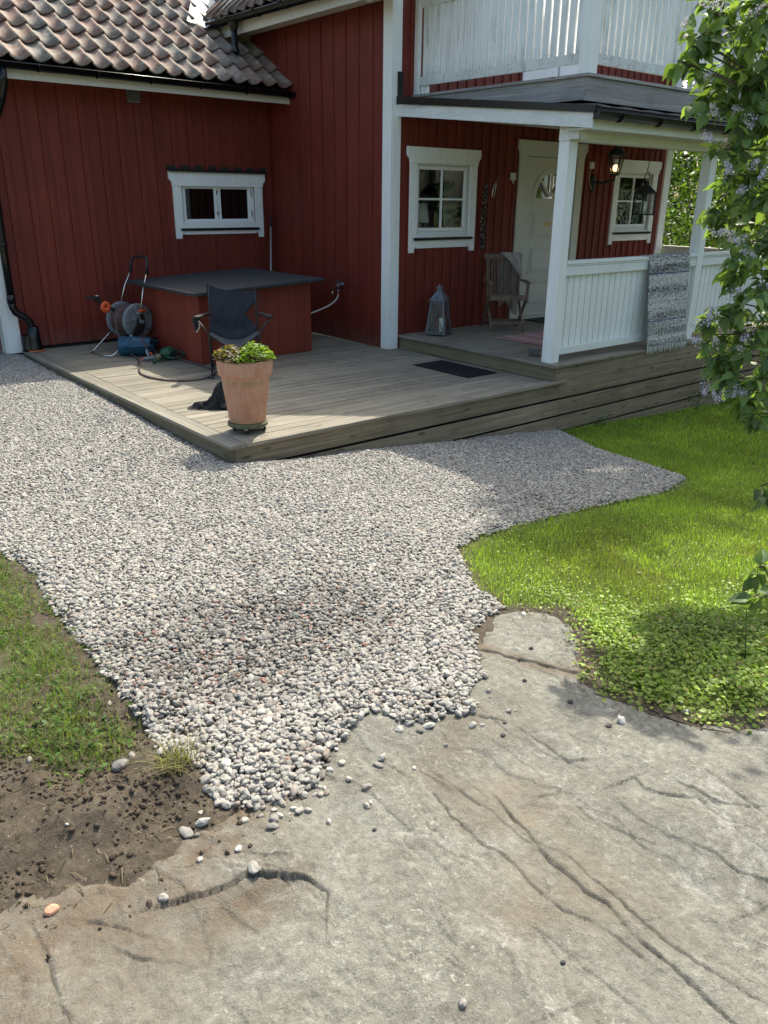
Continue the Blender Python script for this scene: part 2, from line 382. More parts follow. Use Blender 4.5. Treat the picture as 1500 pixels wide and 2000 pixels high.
def rock_mat():
    t = NT('bedrock'); P = t.pos
    n1 = t.noise(P, 1.3, 6, .6, .6); n2 = t.noise(P, 7, 8, .72, .8); n3 = t.noise(P, 40, 6, .75)
    c = t.mix(t.rampf(n1, .35, .65), (.190, .184, .155), (.252, .245, .208))
    c = t.mix(t.rampf(n2, .42, .68), c, (.17, .158, .13))
    streak = t.noise(t.map((8, 2.0, 4)), 1, 6, .7, .9); c = t.mix(t.math('MULTIPLY', t.rampf(streak, .52, .68), .45), c, (.32, .305, .255))
    c = t.mix(t.math('MULTIPLY', t.rampf(t.noise(P, 3.2, 7, .75, 1.2), .54, .66), .6), c, (.40, .392, .355))
    c = t.mix(1.0, c, t.rampf(n3, .3, .7, .66, 1.3), 'MULTIPLY')
    n4 = t.noise(P, 210, 3, .8); c = t.mix(1.0, c, t.rampf(n4, .3, .7, .82, 1.18), 'MULTIPLY')
    # lichen flecks
    f = t.math('MULTIPLY', t.rampf(t.noise(P, 26, 7, .85, 1.8), .565, .60), t.rampf(t.noise(P, 2.6, 3, .6), .40, .56))
    c = t.mix(t.math('MULTIPLY', f, .7), c, (.50, .49, .42))
    f = t.math('MULTIPLY', t.rampf(t.noise(P, 62, 4, .8, 1), .62, .66), t.rampf(t.noise(P, 1.9, 3, .6), .4, .6))
    c = t.mix(t.math('MULTIPLY', f, .75), c, (.52, .51, .43))
    f = t.math('MULTIPLY', t.rampf(t.noise(P, 75, 5, .8), .60, .66), .8); c = t.mix(f, c, (.10, .09, .075))
    for sc5, wd, am in ((1.9, .0045, .55), (5.5, .006, .45), (13, .010, .35)):
        n5 = t.noise(t.map((1.25, .7, 1)), sc5, 9, .68, .5); hl = t.rampf(t.math('ABSOLUTE', t.math('SUBTRACT', n5, .5)), wd*.3, wd, 1., 0.)
        hl = t.math('MULTIPLY', hl, t.rampf(t.noise(P, sc5*1.3+1, 4, .7), .48, .60)); c = t.mix(t.math('MULTIPLY', hl, am), c, (.075, .068, .056))
    # rust stain and soil dust come from painted weights (real stains in the stone)
    st = t.math('MULTIPLY', t.attr('rust'), t.rampf(t.noise(P, 9, 6, .7), .3, .6)); c = t.mix(t.math('MULTIPLY', st, .8), c, (.22, .18, .13))
    du = t.math('MULTIPLY', t.attr('dirt'), t.rampf(t.noise(P, 11, 6, .75), .25, .6)); c = t.mix(du, c, t.mix(n2, (.115, .085, .058), (.185, .145, .105)))
    cr = t.attr('crack'); c = t.mix(t.math('MULTIPLY', cr, .65), c, (.065, .056, .045))
    t.set(c, .82, spec=.3)
    h = t.math('ADD', t.math('MULTIPLY', n3, .5), t.math('MULTIPLY', t.noise(P, 160, 4, .7), .35)); h = t.math('ADD', h, n2)
    t.bump(h, .016, .9); return t.m
M['rock'] = rock_mat()
def soil_mat():
    t = NT('soil'); P = t.pos; n = t.noise(P, 6, 8, .75); n2 = t.noise(P, 55, 6, .8)
    c = t.mix(t.rampf(n, .35, .66), (.052, .041, .030), (.125, .102, .077))
    c = t.mix(1.0, c, t.rampf(n2, .3, .7, .55, 1.4), 'MULTIPLY')
    c = t.mix(t.rampf(t.noise(P, 120, 3, .8), .66, .70), c, (.40, .37, .32))
    gl = t.attr('green'); c = t.mix(gl, c, t.mix(t.rampf(n2, .3, .7), (.045, .06, .018), (.09, .10, .03)))
    gv = t.attr('grav'); c = t.mix(gv, c, t.mix(t.rampf(t.noise(P, 48, 3, .6), .4, .62), (.10, .095, .088), (.34, .33, .31)))
    t.set(c, .95, spec=.15); t.bump(t.math('ADD', n, t.math('MULTIPLY', n2, .5)), .02, .8); return t.m
M['soil'] = soil_mat()
def pebble_mat():
    t = NT('pebble'); a = t.attr('tint', 'INSTANCER'); b = t.attr('hue', 'INSTANCER')
    c = t.ramp(a, [(0, (.05, .048, .042)), (.15, (.11, .105, .094)), (.35, (.195, .182, .163)), (.6, (.275, .260, .234)), (.8, (.345, .328, .295)), (1, (.465, .445, .40))])
    c = t.mix(t.rampf(b, .80, .97), c, t.mix(1.0, c, (1.0, .87, .81), 'MULTIPLY'))
    c = t.mix(t.rampf(b, .99, .994), c, (.22, .12, .09))
    n = t.noise(P_ := t.pos, 70, 4, .7); c = t.mix(1.0, c, t.rampf(n, .3, .7, .78, 1.18), 'MULTIPLY')
    t.set(c, .72, spec=.35); t.bump(n, .0015, .5); return t.m
M['pebble'] = pebble_mat()
#===PART2===
# ------------------------------------------------------------------ terrain
def gz(x, y):
    x = np.asarray(x, float); y = np.asarray(y, float)
    z = np.interp(x, [-60, -8, -4, -2, 0, .68, 1.2, 1.78, 2.43, 3.15, 3.84, 4.9, 5.95, 7.15, 9, 14, 60],
                  [.1, -.02, -.06, -.10, -.15, -.23, -.27, -.33, -.39, -.45, -.53, -.60, -.66, -.72, -.78, -.9, -1.0])
    z = z+np.where(y > 0, 0.018*np.clip(y, 0, 5), 0)
    return z+0.035*np.clip(-y, 0, 6)*np.clip((4-x)/5, 0, 1)
GRAVEL = [(-4.5, 5.2), (-2.7, 5.6), (-0.05, 5.6), (-0.08, 5.23), (-.02, 4.9), (-0.02, -0.02), (3.85, -0.02), (3.83, -0.11), (3.47, -0.82), (3.41, -1.31), (3.34, -1.84), (2.61, -2.02), (1.98, -2.03), (1.38, -2.04), (0.86, -2.08), (0.46, -2.12), (0.19, -2.25), (-0.01, -2.48), (-0.14, -2.71), (-0.21, -2.94), (-0.34, -2.96), (-0.51, -3.05), (-0.66, -3.23), (-0.77, -3.35), (-0.92, -3.39), (-0.97, -3.5), (-1.1, -3.43), (-1.23, -3.41), (-1.24, -3.3), (-1.35, -3.29), (-1.53, -3.37), (-1.65, -3.47), (-1.8, -3.47), (-1.91, -3.38), (-1.94, -3.29), (-1.91, -3.2), (-1.96, -3.03), (-1.95, -2.89), (-1.93, -2.62), (-1.9, -2.25), (-1.89, -1.91), (-1.86, -1.53), (-1.81, -1.27), (-1.84, -0.99), (-1.95, -0.52), (-2.88, 0.97), (-4.5, 2.2)]
ROCK = [(-3.6, -3.2), (-2.85, -3.15), (-2.54, -3.29), (-2.38, -3.32), (-2.21, -3.37), (-2.07, -3.31), (-1.97, -3.35), (-1.86, -3.37), (-1.67, -3.33), (-1.47, -3.28), (-1.2, -3.16), (-0.71, -3.25), (-0.52, -3.05), (-0.32, -2.94), (-0.14, -2.96), (0.03, -3.14), (-0.13, -3.4), (-0.41, -3.62), (-0.42, -3.78), (-0.37, -3.94), (-0.29, -4.06), (-0.11, -4.16), (0.75, -4.46), (0.9, -5.9), (-3.6, -5.9)]
LAWN = [(3.98, -.02), (3.83, -0.11), (3.47, -0.82), (3.41, -1.31), (3.34, -1.84), (2.61, -2.02), (1.98, -2.03), (1.38, -2.04), (0.86, -2.08), (0.46, -2.12), (0.19, -2.25), (-0.01, -2.48), (-0.14, -2.71), (-0.21, -2.94), (0.01, -3.12), (-0.15, -3.4), (-0.41, -3.62), (-0.42, -3.78), (-0.30, -4.04), (-0.12, -4.14), (0.61, -4.45), (4, -6), (13, -6), (13, -.02)]
GRASSL = [(-1.95, -.55), (-1.84, -1.0), (-1.81, -1.28), (-1.86, -1.55), (-1.89, -1.92), (-1.91, -2.25), (-1.93, -2.62), (-1.95, -2.89), (-1.97, -3.02), (-2.14, -3.02), (-2.4, -2.86), (-2.75, -2.6), (-3.6, -2.4), (-3.6, .5), (-2.9, .9)]
CR = [
 (1., .012, [(-0.99, -3.521), (-0.938, -3.621), (-0.921, -3.77), (-0.932, -3.888), (-0.887, -3.915)]),
 (.6, .004, [(-1.049, -3.652), (-1.037, -3.735), (-1.047, -3.832), (-1.069, -3.914)]),
 (.8, .006, [(-1.294, -3.633), (-1.304, -3.772), (-1.296, -3.885), (-1.311, -4.0), (-1.31, -4.094)]),
 (1.4, .010, [(-1.244, -3.867), (-1.265, -3.939), (-1.28, -4.012), (-1.305, -4.072), (-1.322, -4.159), (-1.332, -4.269), (-1.319, -4.324), (-1.351, -4.423), (-1.359, -4.514), (-1.366, -4.598), (-1.39, -4.71)]),
 (1.1, .006, [(-1.364, -3.708), (-1.401, -3.815), (-1.401, -3.858), (-1.421, -3.952), (-1.401, -4.032), (-1.42, -4.151), (-1.432, -4.264), (-1.394, -4.347), (-1.389, -4.47)]),
 (.9, .006, [(-1.269, -4.152), (-1.285, -4.284), (-1.296, -4.386), (-1.302, -4.464), (-1.305, -4.576), (-1.298, -4.662), (-1.284, -4.715)]),
 (.6, .003, [(-1.523, -4.222), (-1.525, -4.322), (-1.524, -4.398), (-1.525, -4.485), (-1.528, -4.582)]),
 (.7, .006, [(-1.069, -4.127), (-1.053, -4.223), (-1.026, -4.272)]),
 (1.2, .014, [(-0.888, -4.056), (-0.826, -4.07), (-0.856, -4.128), (-0.827, -4.182), (-0.799, -4.218)]),
 (1.1, .012, [(-0.741, -4.174), (-0.739, -4.217), (-0.748, -4.257), (-0.744, -4.306), (-0.69, -4.376)]),
 (.9, .018, [(-0.963, -4.348), (-0.943, -4.415), (-0.942, -4.489), (-0.914, -4.547)]),
 (1.3, .030, [(-2.194, -3.601), (-2.12, -3.628), (-2.065, -3.639), (-2.004, -3.642), (-1.935, -3.686), (-1.88, -3.754), (-1.863, -3.826), (-1.894, -3.868)]),
 (.6, .004, [(-1.97, -3.583), (-1.931, -3.628), (-1.882, -3.655)]),
 (.9, .010, [(-2.385, -3.535), (-2.348, -3.576), (-2.323, -3.611)]),
 (1.1, .012, [(-2.36, -3.669), (-2.344, -3.706), (-2.321, -3.729)]),
 (.9, .010, [(-2.506, -3.481), (-2.511, -3.573), (-2.52, -3.656), (-2.524, -3.72), (-2.528, -3.78)]),
 (.5, .003, [(-1.847, -3.868), (-1.806, -3.884), (-1.752, -3.882), (-1.708, -3.894)]),
 (.5, .003, [(-1.759, -3.944), (-1.706, -3.976), (-1.646, -4.009)]),
 (.5, .003, [(-1.707, -3.871), (-1.67, -3.913)]), (.8, .008, [(-1.134, -3.937), (-1.102, -3.951), (-1.08, -3.953)]),
 (.7, .006, [(-1.398, -3.496), (-1.381, -3.58)]), (.7, .006, [(-1.323, -3.627), (-1.317, -3.681)]),
 (.7, .005, [(-1.069, -4.033), (-1.083, -4.11)]), (.5, .003, [(-1.378, -4.351), (-1.334, -4.397), (-1.259, -4.437)]),
 (1., .020, [(-0.594, -3.196), (-0.489, -3.356), (-0.437, -3.474), (-0.378, -3.569)]),
 (.6, .004, [(-1.709, -4.427), (-1.644, -4.447), (-1.593, -4.464)]), (.8, .008, [(-0.657, -4.326), (-0.697, -4.442)]),
 (.6, .006, [(-1.088, -4.565), (-0.996, -4.586)]),
]
def grid(x0, x1, y0, y1, step):
    nx = int((x1-x0)/step)+1; ny = int((y1-y0)/step)+1
    X, Y = np.meshgrid(np.linspace(x0, x1, nx), np.linspace(y0, y1, ny))
    idx = np.arange(nx*ny).reshape(ny, nx)
    F = np.stack([idx[:-1, :-1], idx[:-1, 1:], idx[1:, 1:], idx[1:, :-1]], -1).reshape(-1, 4)
    return X.ravel(), Y.ravel(), F
def smooth01(t): t = np.clip(t, 0, 1); return t*t*(3-2*t)
def rock_relief(x, y):
    """relief of the bare rock above gz, plus crack weight"""
    wx = x+.03*fbm(x*4, y*4, 51); wy = y+.03*fbm(x*4, y*4, 52)
    # layered slabs running away from the camera
    a = -.08; u = wx*math.cos(a)+wy*math.sin(a); w = -wx*math.sin(a)+wy*math.cos(a)
    r = .11*fbm(wx*.9, wy*.9, 3, 3)+.045*fbm(u*3, w*1.6, 9, 4)
    st = fbm(u*3.6, w*1.7, 21, 4); r = r+.006*(smooth01((st-.06)*34)+smooth01((st+.14)*40))
    r = r+.012*fbm(wx*9, wy*9, 5, 5, .6)+.0065*fbm(x*38, y*38, 15, 4, .75)-.006*np.clip(.010-np.abs(fbm(u*2.6, w*1.0, 27, 5, .6)), 0, .010)/.010*smooth01((fbm(x*2, y*2, 28)+.02)*9)
    # wavy shelly pattern on the lower left
    q = fbm(u*11+3*fbm(x*3, y*3, 31), w*7, 33, 3); r = r+.008*np.abs(q)*2*smooth01((fbm(x*1.5, y*1.5, 35)+.1)*6)
    cw = np.zeros(x.shape)
    jx = x+.012*fbm(x*22, y*22, 61)+.02*fbm(x*6, y*6, 63); jy = y+.012*fbm(x*22, y*22, 62)+.02*fbm(x*6, y*6, 64)
    for s, step, pl in CR:
        d, sd_ = seg_dist(jx, jy, pl)
        wv = .0028+.0030*s*vn(x*18, y*18, 77)
        c = np.clip(1-d/wv, 0, 1)*smooth01((vn(x*14, y*14, 78)-.12)*4)
        r = r-.008*s*c*(.25+vn(x*9, y*9, 80)); cw = np.maximum(cw, c*min(1, s))
        cw = np.maximum(cw, .30*s*np.clip(1-d/.02, 0, 1)*vn(x*60, y*60, 79))
        r = r+step*sd_*np.exp(-d/.08)*.26*smooth01((vn(x*6, y*6, 82)-.1)*3)
    # shallow hollow under the curved ledge
    h = np.exp(-(((x+2.02)/.16)**2+((y+3.74)/.08)**2)); r = r-.03*h
    return r, np.clip(cw, 0, 1)
# bedrock sheet
X, Y, F = grid(-3.4, .62, -5.4, -2.85, .0044)
rel, cw = rock_relief(X, Y)
s_ = sdf(X, Y, ROCK)+.10*fbm(X*5, Y*5, 90)+.09*fbm(X*18, Y*18, 91)+.06*smooth01((X+1.6)*3)
edge = np.clip(-s_, 0, 1)
Z = gz(X, Y)+rel+.015-.45*edge-.03*np.clip(1-s_/.12, 0, 1)
du = smooth01(1-(s_-.0)/(.14+.28*smooth01((-1.7-X)*2.5)))*.95
sl = smooth01((-1.9-X)*.9+(Y+3.9)*1.1); du = np.clip(du+.75*sl, 0, 1)     # earth washed over the left part
gd, _ = seg_dist(X, Y, [(-1.0, -3.45), (-1.3, -3.62), (-1.35, -3.9)]); du = np.clip(du+.55*np.clip(1-gd/.12, 0, 1), 0, 1)
gd2 = np.exp(-(((X+2.02)/.17)**2+((Y+3.73)/.07)**2)); du = np.clip(du+gd2, 0, 1)
gd3, _ = seg_dist(X, Y, [(-.62, -3.12), (-.5, -3.36), (-.4, -3.56)]); du = np.clip(du+.95*np.clip(1.3-gd3/.06, 0, 1), 0, 1)
rust = np.exp(-(((X+1.21)/.14)**2+((Y+3.95)/.22)**2))+.8*np.exp(-(((X+1.5)/.13)**2+((Y+4.2)/.14)**2))+.5*np.exp(-(((X+1.3)/.12)**2+((Y+4.3)/.2)**2))+.5*np.exp(-(((X+1.0)/.15)**2+((Y+3.6)/.12)**2))
o = npmesh('bedrock', np.stack([X, Y, Z], 1), F, M['rock'], None, dict(dirt=('FLOAT', du), rust=('FLOAT', np.clip(rust, 0, 1)), crack=('FLOAT', cw)), True)
tag(o, 'bare grey bedrock outcrop with cracks in the foreground', 'rock', kind='structure')
ROCKZ = None
# soil sheet (near, dense) and the far ground
def soil_h(x, y):
    z = gz(x, y)
    mound = .07*np.exp(-(((x+2.30)/.30)**2+((y+3.22)/.14)**2))+.05*np.exp(-(((x+2.05)/.16)**2+((y+3.18)/.12)**2))+.03*np.exp(-(((x+2.6)/.3)**2+((y+2.9)/.3)**2))
    inr_ = sdf(x, y, ROCK); fade = smooth01((-inr_)/.22); mound = mound*fade
    lump = .085*fbm(x*7, y*7, 101, 5, .62)+.05*np.abs(fbm(x*21, y*21, 103, 4, .7))
    near = smooth01((-1.6-x)*3)*smooth01((-2.2-y)*2)
    return z+mound+lump*(.15+.85*near)*(.25+.75*fade)-.004
NX0, NX1, NY0, NY1 = -3.6, 1.2, -4.6, -.4
X, Y, F = grid(NX0, NX1, NY0, NY1, .013)
Z = soil_h(X, Y); inr = sdf(X, Y, ROCK); Z = Z-.25*np.clip(inr-.03, 0, 1)
eb = np.minimum.reduce([X-NX0, NX1-X, Y-NY0, NY1-Y]); Z = Z-.03*np.clip(1-eb/.1, 0, 1)
gl = smooth01((sdf(X, Y, LAWN)+.02)/.10)*.85; gg = smooth01((sdf(X, Y, GRAVEL)-.01)/.05)
gll = smooth01(sdf(X, Y, GRASSL)/.15)*smooth01((fbm(X*3, Y*3, 7)+.15)*5)*.5
o = npmesh('soil', np.stack([X, Y, Z], 1), F, M['soil'], None, dict(green=('FLOAT', np.maximum(gl, gll)), grav=('FLOAT', gg)), True)
tag(o, 'dark bare soil beside the gravel', 'soil', kind='structure')
xs = np.unique(np.concatenate([np.linspace(-300, -12, 12), np.linspace(-12, 16, 141), np.linspace(16, 300, 12)]))
ys = np.unique(np.concatenate([np.linspace(-300, -12, 12), np.linspace(-12, 14, 131), np.linspace(14, 300, 12)]))
XX, YY = np.meshgrid(xs, ys); X = XX.ravel(); Y = YY.ravel()
idx = np.arange(len(X)).reshape(len(ys), len(xs))
F = np.stack([idx[:-1, :-1], idx[:-1, 1:], idx[1:, 1:], idx[1:, :-1]], -1).reshape(-1, 4)
Z = gz(X, Y)-.012
hole = (X > NX0+.25) & (X < NX1-.25) & (Y > NY0+.25) & (Y < NY1-.25); Z = np.where(hole, Z-.4, Z)
rk = sdf(X, Y, ROCK); Z = np.where(rk > 0, Z-.4, Z)
gg = smooth01((sdf(X, Y, GRAVEL))/.2); gl = np.where(gg > .05, 0, .9)
o = npmesh('ground', np.stack([X, Y, Z], 1), F, M['soil'], None, dict(green=('FLOAT', gl), grav=('FLOAT', gg)), True)
tag(o, 'grassy ground reaching away around the house', 'ground', kind='structure')

def surf(x, y):
    x = np.asarray(x, float); y = np.asarray(y, float)
    rl, _ = rock_relief(x, y); s1 = sdf(x, y, ROCK)+.10*fbm(x*5, y*5, 90)+.09*fbm(x*18, y*18, 91)+.06*smooth01((x+1.6)*3)
    zr = gz(x, y)+rl+.015-.45*np.clip(-s1, 0, 1)-.03*np.clip(1-s1/.12, 0, 1)
    zs = soil_h(x, y)-.25*np.clip(sdf(x, y, ROCK)-.03, 0, 1)
    return np.maximum(zr, zs)
# ------------------------------------------------------------------ gravel (pebbles as instances of six stone shapes)
def pebble_nodes(name, mat):
    ng = bpy.data.node_groups.new(name, 'GeometryNodeTree')
    ng.interface.new_socket('Geometry', in_out='INPUT', socket_type='NodeSocketGeometry')
    ng.interface.new_socket('Geometry', in_out='OUTPUT', socket_type='NodeSocketGeometry')
    N = ng.nodes; L = ng.links; gi = N.new('NodeGroupInput'); go = N.new('NodeGroupOutput')
    join = N.new('GeometryNodeJoinGeometry')
    for k in range(7):
        ic = N.new('GeometryNodeMeshIcoSphere'); ic.inputs['Radius'].default_value = 1; ic.inputs['Subdivisions'].default_value = 3
        pos = N.new('GeometryNodeInputPosition'); nz = N.new('ShaderNodeTexNoise'); nz.noise_dimensions = '4D'
        nz.inputs['Scale'].default_value = 1.0; nz.inputs['Detail'].default_value = 2.0; nz.inputs['W'].default_value = k*7.3+1; L.new(pos.outputs[0], nz.inputs['Vector'])
        vs = N.new('ShaderNodeVectorMath'); vs.operation = 'SUBTRACT'; L.new(nz.outputs['Color'], vs.inputs[0]); vs.inputs[1].default_value = (.5, .5, .5)
        vm = N.new('ShaderNodeVectorMath'); vm.operation = 'SCALE'; L.new(vs.outputs[0], vm.inputs[0]); vm.inputs['Scale'].default_value = 1.25
        sp = N.new('GeometryNodeSetPosition'); L.new(ic.outputs[0], sp.inputs['Geometry']); L.new(vm.outputs[0], sp.inputs['Offset'])
        sm = N.new('GeometryNodeSetShadeSmooth'); L.new(sp.outputs[0], sm.inputs[0])
        mt = N.new('GeometryNodeSetMaterial'); mt.inputs['Material'].default_value = mat; L.new(sm.outputs[0], mt.inputs[0])
        ti = N.new('GeometryNodeGeometryToInstance'); L.new(mt.outputs[0], ti.inputs[0]); L.new(ti.outputs[0], join.inputs[0])
    mp = N.new('GeometryNodeMeshToPoints'); L.new(gi.outputs[0], mp.inputs[0])
    iop = N.new('GeometryNodeInstanceOnPoints'); L.new(mp.outputs[0], iop.inputs['Points']); L.new(join.outputs[0], iop.inputs['Instance'])
    iop.inputs['Pick Instance'].default_value = True
    for nm, ty, so in (('rot', 'FLOAT_VECTOR', 'Rotation'), ('scl', 'FLOAT_VECTOR', 'Scale'), ('vi', 'INT', 'Instance Index')):
        a = N.new('GeometryNodeInputNamedAttribute'); a.data_type = ty; a.inputs['Name'].default_value = nm
        L.new(a.outputs['Attribute'], iop.inputs[so])
    L.new(iop.outputs[0], go.inputs[0]); return ng
PNG = pebble_nodes('pebbles', M['pebble']); CNG = pebble_nodes('clods', M['clod'])
def pebbles(name, P, S, T, H, label, cat, flat=.60, ng=None):
    n = len(P); me = bpy.data.meshes.new(name); me.vertices.add(n); me.vertices.foreach_set('co', P.astype(np.float32).ravel())
    rot = np.stack([rng.normal(0, .35, n), rng.normal(0, .35, n), rng.uniform(0, 6.28, n)], 1)
    scl = np.stack([S*rng.uniform(1.0, 1.5, n), S*rng.uniform(.75, 1.05, n), S*rng.uniform(flat-.14, flat+.2, n)], 1)
    for nm, ty, arr in (('rot', 'FLOAT_VECTOR', rot), ('scl', 'FLOAT_VECTOR', scl), ('tint', 'FLOAT', T), ('hue', 'FLOAT', H)):
        a = me.attributes.new(nm, ty, 'POINT'); a.data.foreach_set('vector' if ty == 'FLOAT_VECTOR' else 'value', arr.astype(np.float32).ravel())
    a = me.attributes.new('vi', 'INT', 'POINT'); a.data.foreach_set('value', rng.integers(0, 7, n).astype(np.int32))
    me.materials.append(M['pebble'])
    o = bpy.data.objects.new(name, me); col.objects.link(o); md = o.modifiers.new('stones', 'NODES'); md.node_group = ng or PNG
    tag(o, label, cat, kind='stuff'); return o
def jit(x0, x1, y0, y1, step):
    gx, gy = np.meshgrid(np.arange(x0, x1, step), np.arange(y0, y1, step)); gx = gx.ravel(); gy = gy.ravel()
    return gx+rng.uniform(-.5, .5, gx.size)*step, gy+rng.uniform(-.5, .5, gy.size)*step
pp = []
for st, dz in ((.0178, .002), (.0215, .009), (.027, .014)):
    x, y = jit(-3.6, 4.0, -3.6, 5.6, st)
    # view cone only (plus a margin)
    dx = x-CAM.x; dy = y-CAM.y; dep = dx*fwd.x+dy*fwd.y; lat = dx*rt.x+dy*rt.y
    k = np.abs(lat) < (dep+.6)*.62+.5; x = x[k]; y = y[k]
    s = sdf(x, y, GRAVEL)+.05*fbm(x*6, y*6, 12)+.03*fbm(x*25, y*25, 13)
    k = s > (0 if dz < .01 else .02 if dz < .015 else .045); k &= rng.random(len(x)) < np.clip(.55+s*12, 0, 1)
    x = x[k]; y = y[k]; s = s[k]; pp.append(np.stack([x, y, np.full(len(x), dz), s], 1))
A = np.concatenate(pp); x, y, dz, s = A.T
S = .0090*np.exp(rng.normal(0, .24, len(x))); S *= 1+.06*smooth01((-y-2.4)*1.0)
S = np.where(rng.random(len(x)) < .008, S*1.35, S)
z = gz(x, y)+dz+.018*fbm(x*1.6, y*1.6, 44, 3)+.012*smooth01(s/.12)+.010*smooth01((-y-2.6)*2)
# a darker, redder spill of stones near the front
pw = smooth01(1.5-np.hypot((x+1.25)/.62, (y+2.5)/.42)+.9*fbm(x*4, y*4, 71))
pw = np.maximum(pw, .5*smooth01((fbm(x*2.2, y*2.2, 72)-.12)*8)*smooth01((-y-.9)*2))
T = np.clip(rng.beta(6.5, 3.6, len(x))-.38*pw*rng.random(len(x))-.10*pw, 0, 1); H = np.clip(rng.random(len(x))+.10*pw*rng.random(len(x))-.02, 0, .998)
ne = (y < -2.7) & (s < .22); z[ne] = np.maximum(z[ne], 0*z[ne]-9)*0+surf(x[ne], y[ne])+dz[ne]+.004+.024*smooth01(s[ne]/.2)
pebbles('gravel', np.stack([x, y, z], 1), S, T, H, 'pale rounded gravel covering the yard in front of the deck', 'gravel')
# stray stones kicked off the gravel on to soil and rock
n = 120
x = rng.normal(-1.85, .22, n); y = -3.50+rng.normal(0, .08, n)
x2 = rng.uniform(-2.7, -1.95, 18); y2 = rng.uniform(-3.4, -2.6, 18)
x3 = rng.normal(-1.0, .16, 36); y3 = rng.normal(-3.46, .07, 36)
x4 = rng.uniform(-.45, .3, 40); y4 = rng.uniform(-3.5, -2.9, 40); x5 = rng.uniform(-2.6, -.4, 14); y5 = rng.uniform(-4.4, -3.5, 14)
x = np.concatenate([x, x2, x3, x4, x5]); y = np.concatenate([y, y2, y3, y4, y5])
k = (sdf(x, y, GRAVEL) < .0); near = rng.random(len(x)) < np.clip(np.exp(sdf(x, y, GRAVEL)*9)+.05, 0, 1); k &= near; x = x[k]; y = y[k]
S = .0105*np.exp(rng.normal(0, .25, len(x)))
pebbles('loose_stones', np.stack([x, y, surf(x, y)+S*.35], 1), S, rng.beta(3.2, 1.6, len(x)), rng.random(len(x))*.97, 'stray pale stones scattered over soil and rock past the gravel edge', 'stones')
# crumbs of earth and grit on the soil and rock
n = 9000; x = rng.uniform(-3.2, -1.6, n); y = rng.uniform(-3.6, -2.5, n); k = (sdf(x, y, GRAVEL) < -.01) & (rng.random(n) < np.exp(-np.clip(sdf(x, y, ROCK), 0, 9)*16)*smooth01((fbm(x*5, y*5, 19)+.2)*4)); x = x[k]; y = y[k]
S = np.minimum(.0034*np.exp(rng.normal(0, .55, len(x))), .0085)
o = pebbles('soil_crumbs', np.stack([x, y, surf(x, y)+S*.4], 1), S, rng.beta(1.0, 6, len(x))*.5, rng.random(len(x)), 'small brown crumbs and clods on the bare soil', 'grit', .8, CNG)

# ------------------------------------------------------------------ grass and ground cover
def blades(x, y, z, h, w, cols, lean=.5, seg=3):
    n = len(x); th = rng.uniform(0, 6.283, n); le = rng.uniform(.1, lean, n)*h; ph = th+rng.normal(math.pi/2, .4, n)
    V = []; C_ = []
    for i in range(seg+1):
        t = i/seg; cx = x+np.cos(th)*le*t*t; cy = y+np.sin(th)*le*t*t; cz = z+h*t*(1-.25*t*(le/h))
        ww = w*(1-t)**.7 if i < seg else w*.05
        for sg in (-1, 1):
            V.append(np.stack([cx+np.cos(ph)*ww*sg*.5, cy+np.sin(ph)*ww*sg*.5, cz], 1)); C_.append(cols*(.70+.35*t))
    V = np.stack(V, 1).reshape(-1, 3); K = 2*(seg+1); Cc = np.stack(C_, 1).reshape(-1, 3)
    base = (np.arange(n)*K)[:, None]
    F = np.concatenate([base+np.array([[2*i, 2*i+1, 2*i+3, 2*i+2]]) for i in range(seg)])
    return V, F, Cc
def rgba(c): return np.concatenate([c, np.ones((len(c), 1))], 1)
def leaves(P, Nrm, D, L, W, cols, shape='oval', fold=.15, droop=.15):
    """small leaves: P base (n,3), Nrm normal, D direction, L length, W width"""
    D = D/np.linalg.norm(D, axis=1, keepdims=True); Sd = np.cross(D, Nrm); Sd /= np.linalg.norm(Sd, axis=1, keepdims=True)+1e-9; Nn = np.cross(Sd, D)
    prof = {'oval': [(0, .05), (.3, .85), (.62, .95), (1, .03)], 'heart': [(-.05, .30), (.16, .98), (.42, .9), (.72, .45), (1, .02)], 'round': [(0, .25), (.2, .85), (.6, 1.05), (.95, .4)]}[shape]
    V = []; 
    for t, w in prof:
        c = P+D*(L*t)[:, None]-Nn*(droop*L*t*t)[:, None]
        for sg in (-1, 0, 1):
            off = Sd*(W*.5*w*sg)[:, None]; lift = Nn*(abs(sg)*fold*W*w)[:, None]
            V.append(c+off+lift)
    K = len(V); n = len(P); V = np.stack(V, 1).reshape(-1, 3); base = (np.arange(n)*K)[:, None]; F = []
    for i in range(len(prof)-1):
        for j in range(2): a = i*3+j; F.append(base+np.array([[a, a+1, a+4, a+3]]))
    return V, np.concatenate(F), np.repeat(cols, K, 0)
def merge(parts):
    V = []; F = []; C_ = []; o = 0
    for v, f, c in parts: V.append(v); F.append(f+o); C_.append(c); o += len(v)
    return np.concatenate(V), np.concatenate(F), np.concatenate(C_)
def view_ok(x, y, mar=.5):
    dx = x-CAM.x; dy = y-CAM.y; dep = dx*fwd.x+dy*fwd.y; lat = dx*rt.x+dy*rt.y
    return np.abs(lat) < (dep+.6)*.60+mar
def gcol(n, a, b, v=.18):
    t = rng.random((n, 1)); return np.clip((np.array(a)*(1-t)+np.array(b)*t)*np.exp(rng.normal(0, v, (n, 1))), 0, 1)
# mown lawn
parts = []
x, y = jit(-.6, 9.5, -5.0, -.03, .0115)
k = view_ok(x, y, .5); x = x[k]; y = y[k]
s = sdf(x, y, LAWN)+.05*fbm(x*7, y*7, 14); k = s > .0; x = x[k]; y = y[k]; s = s[k]
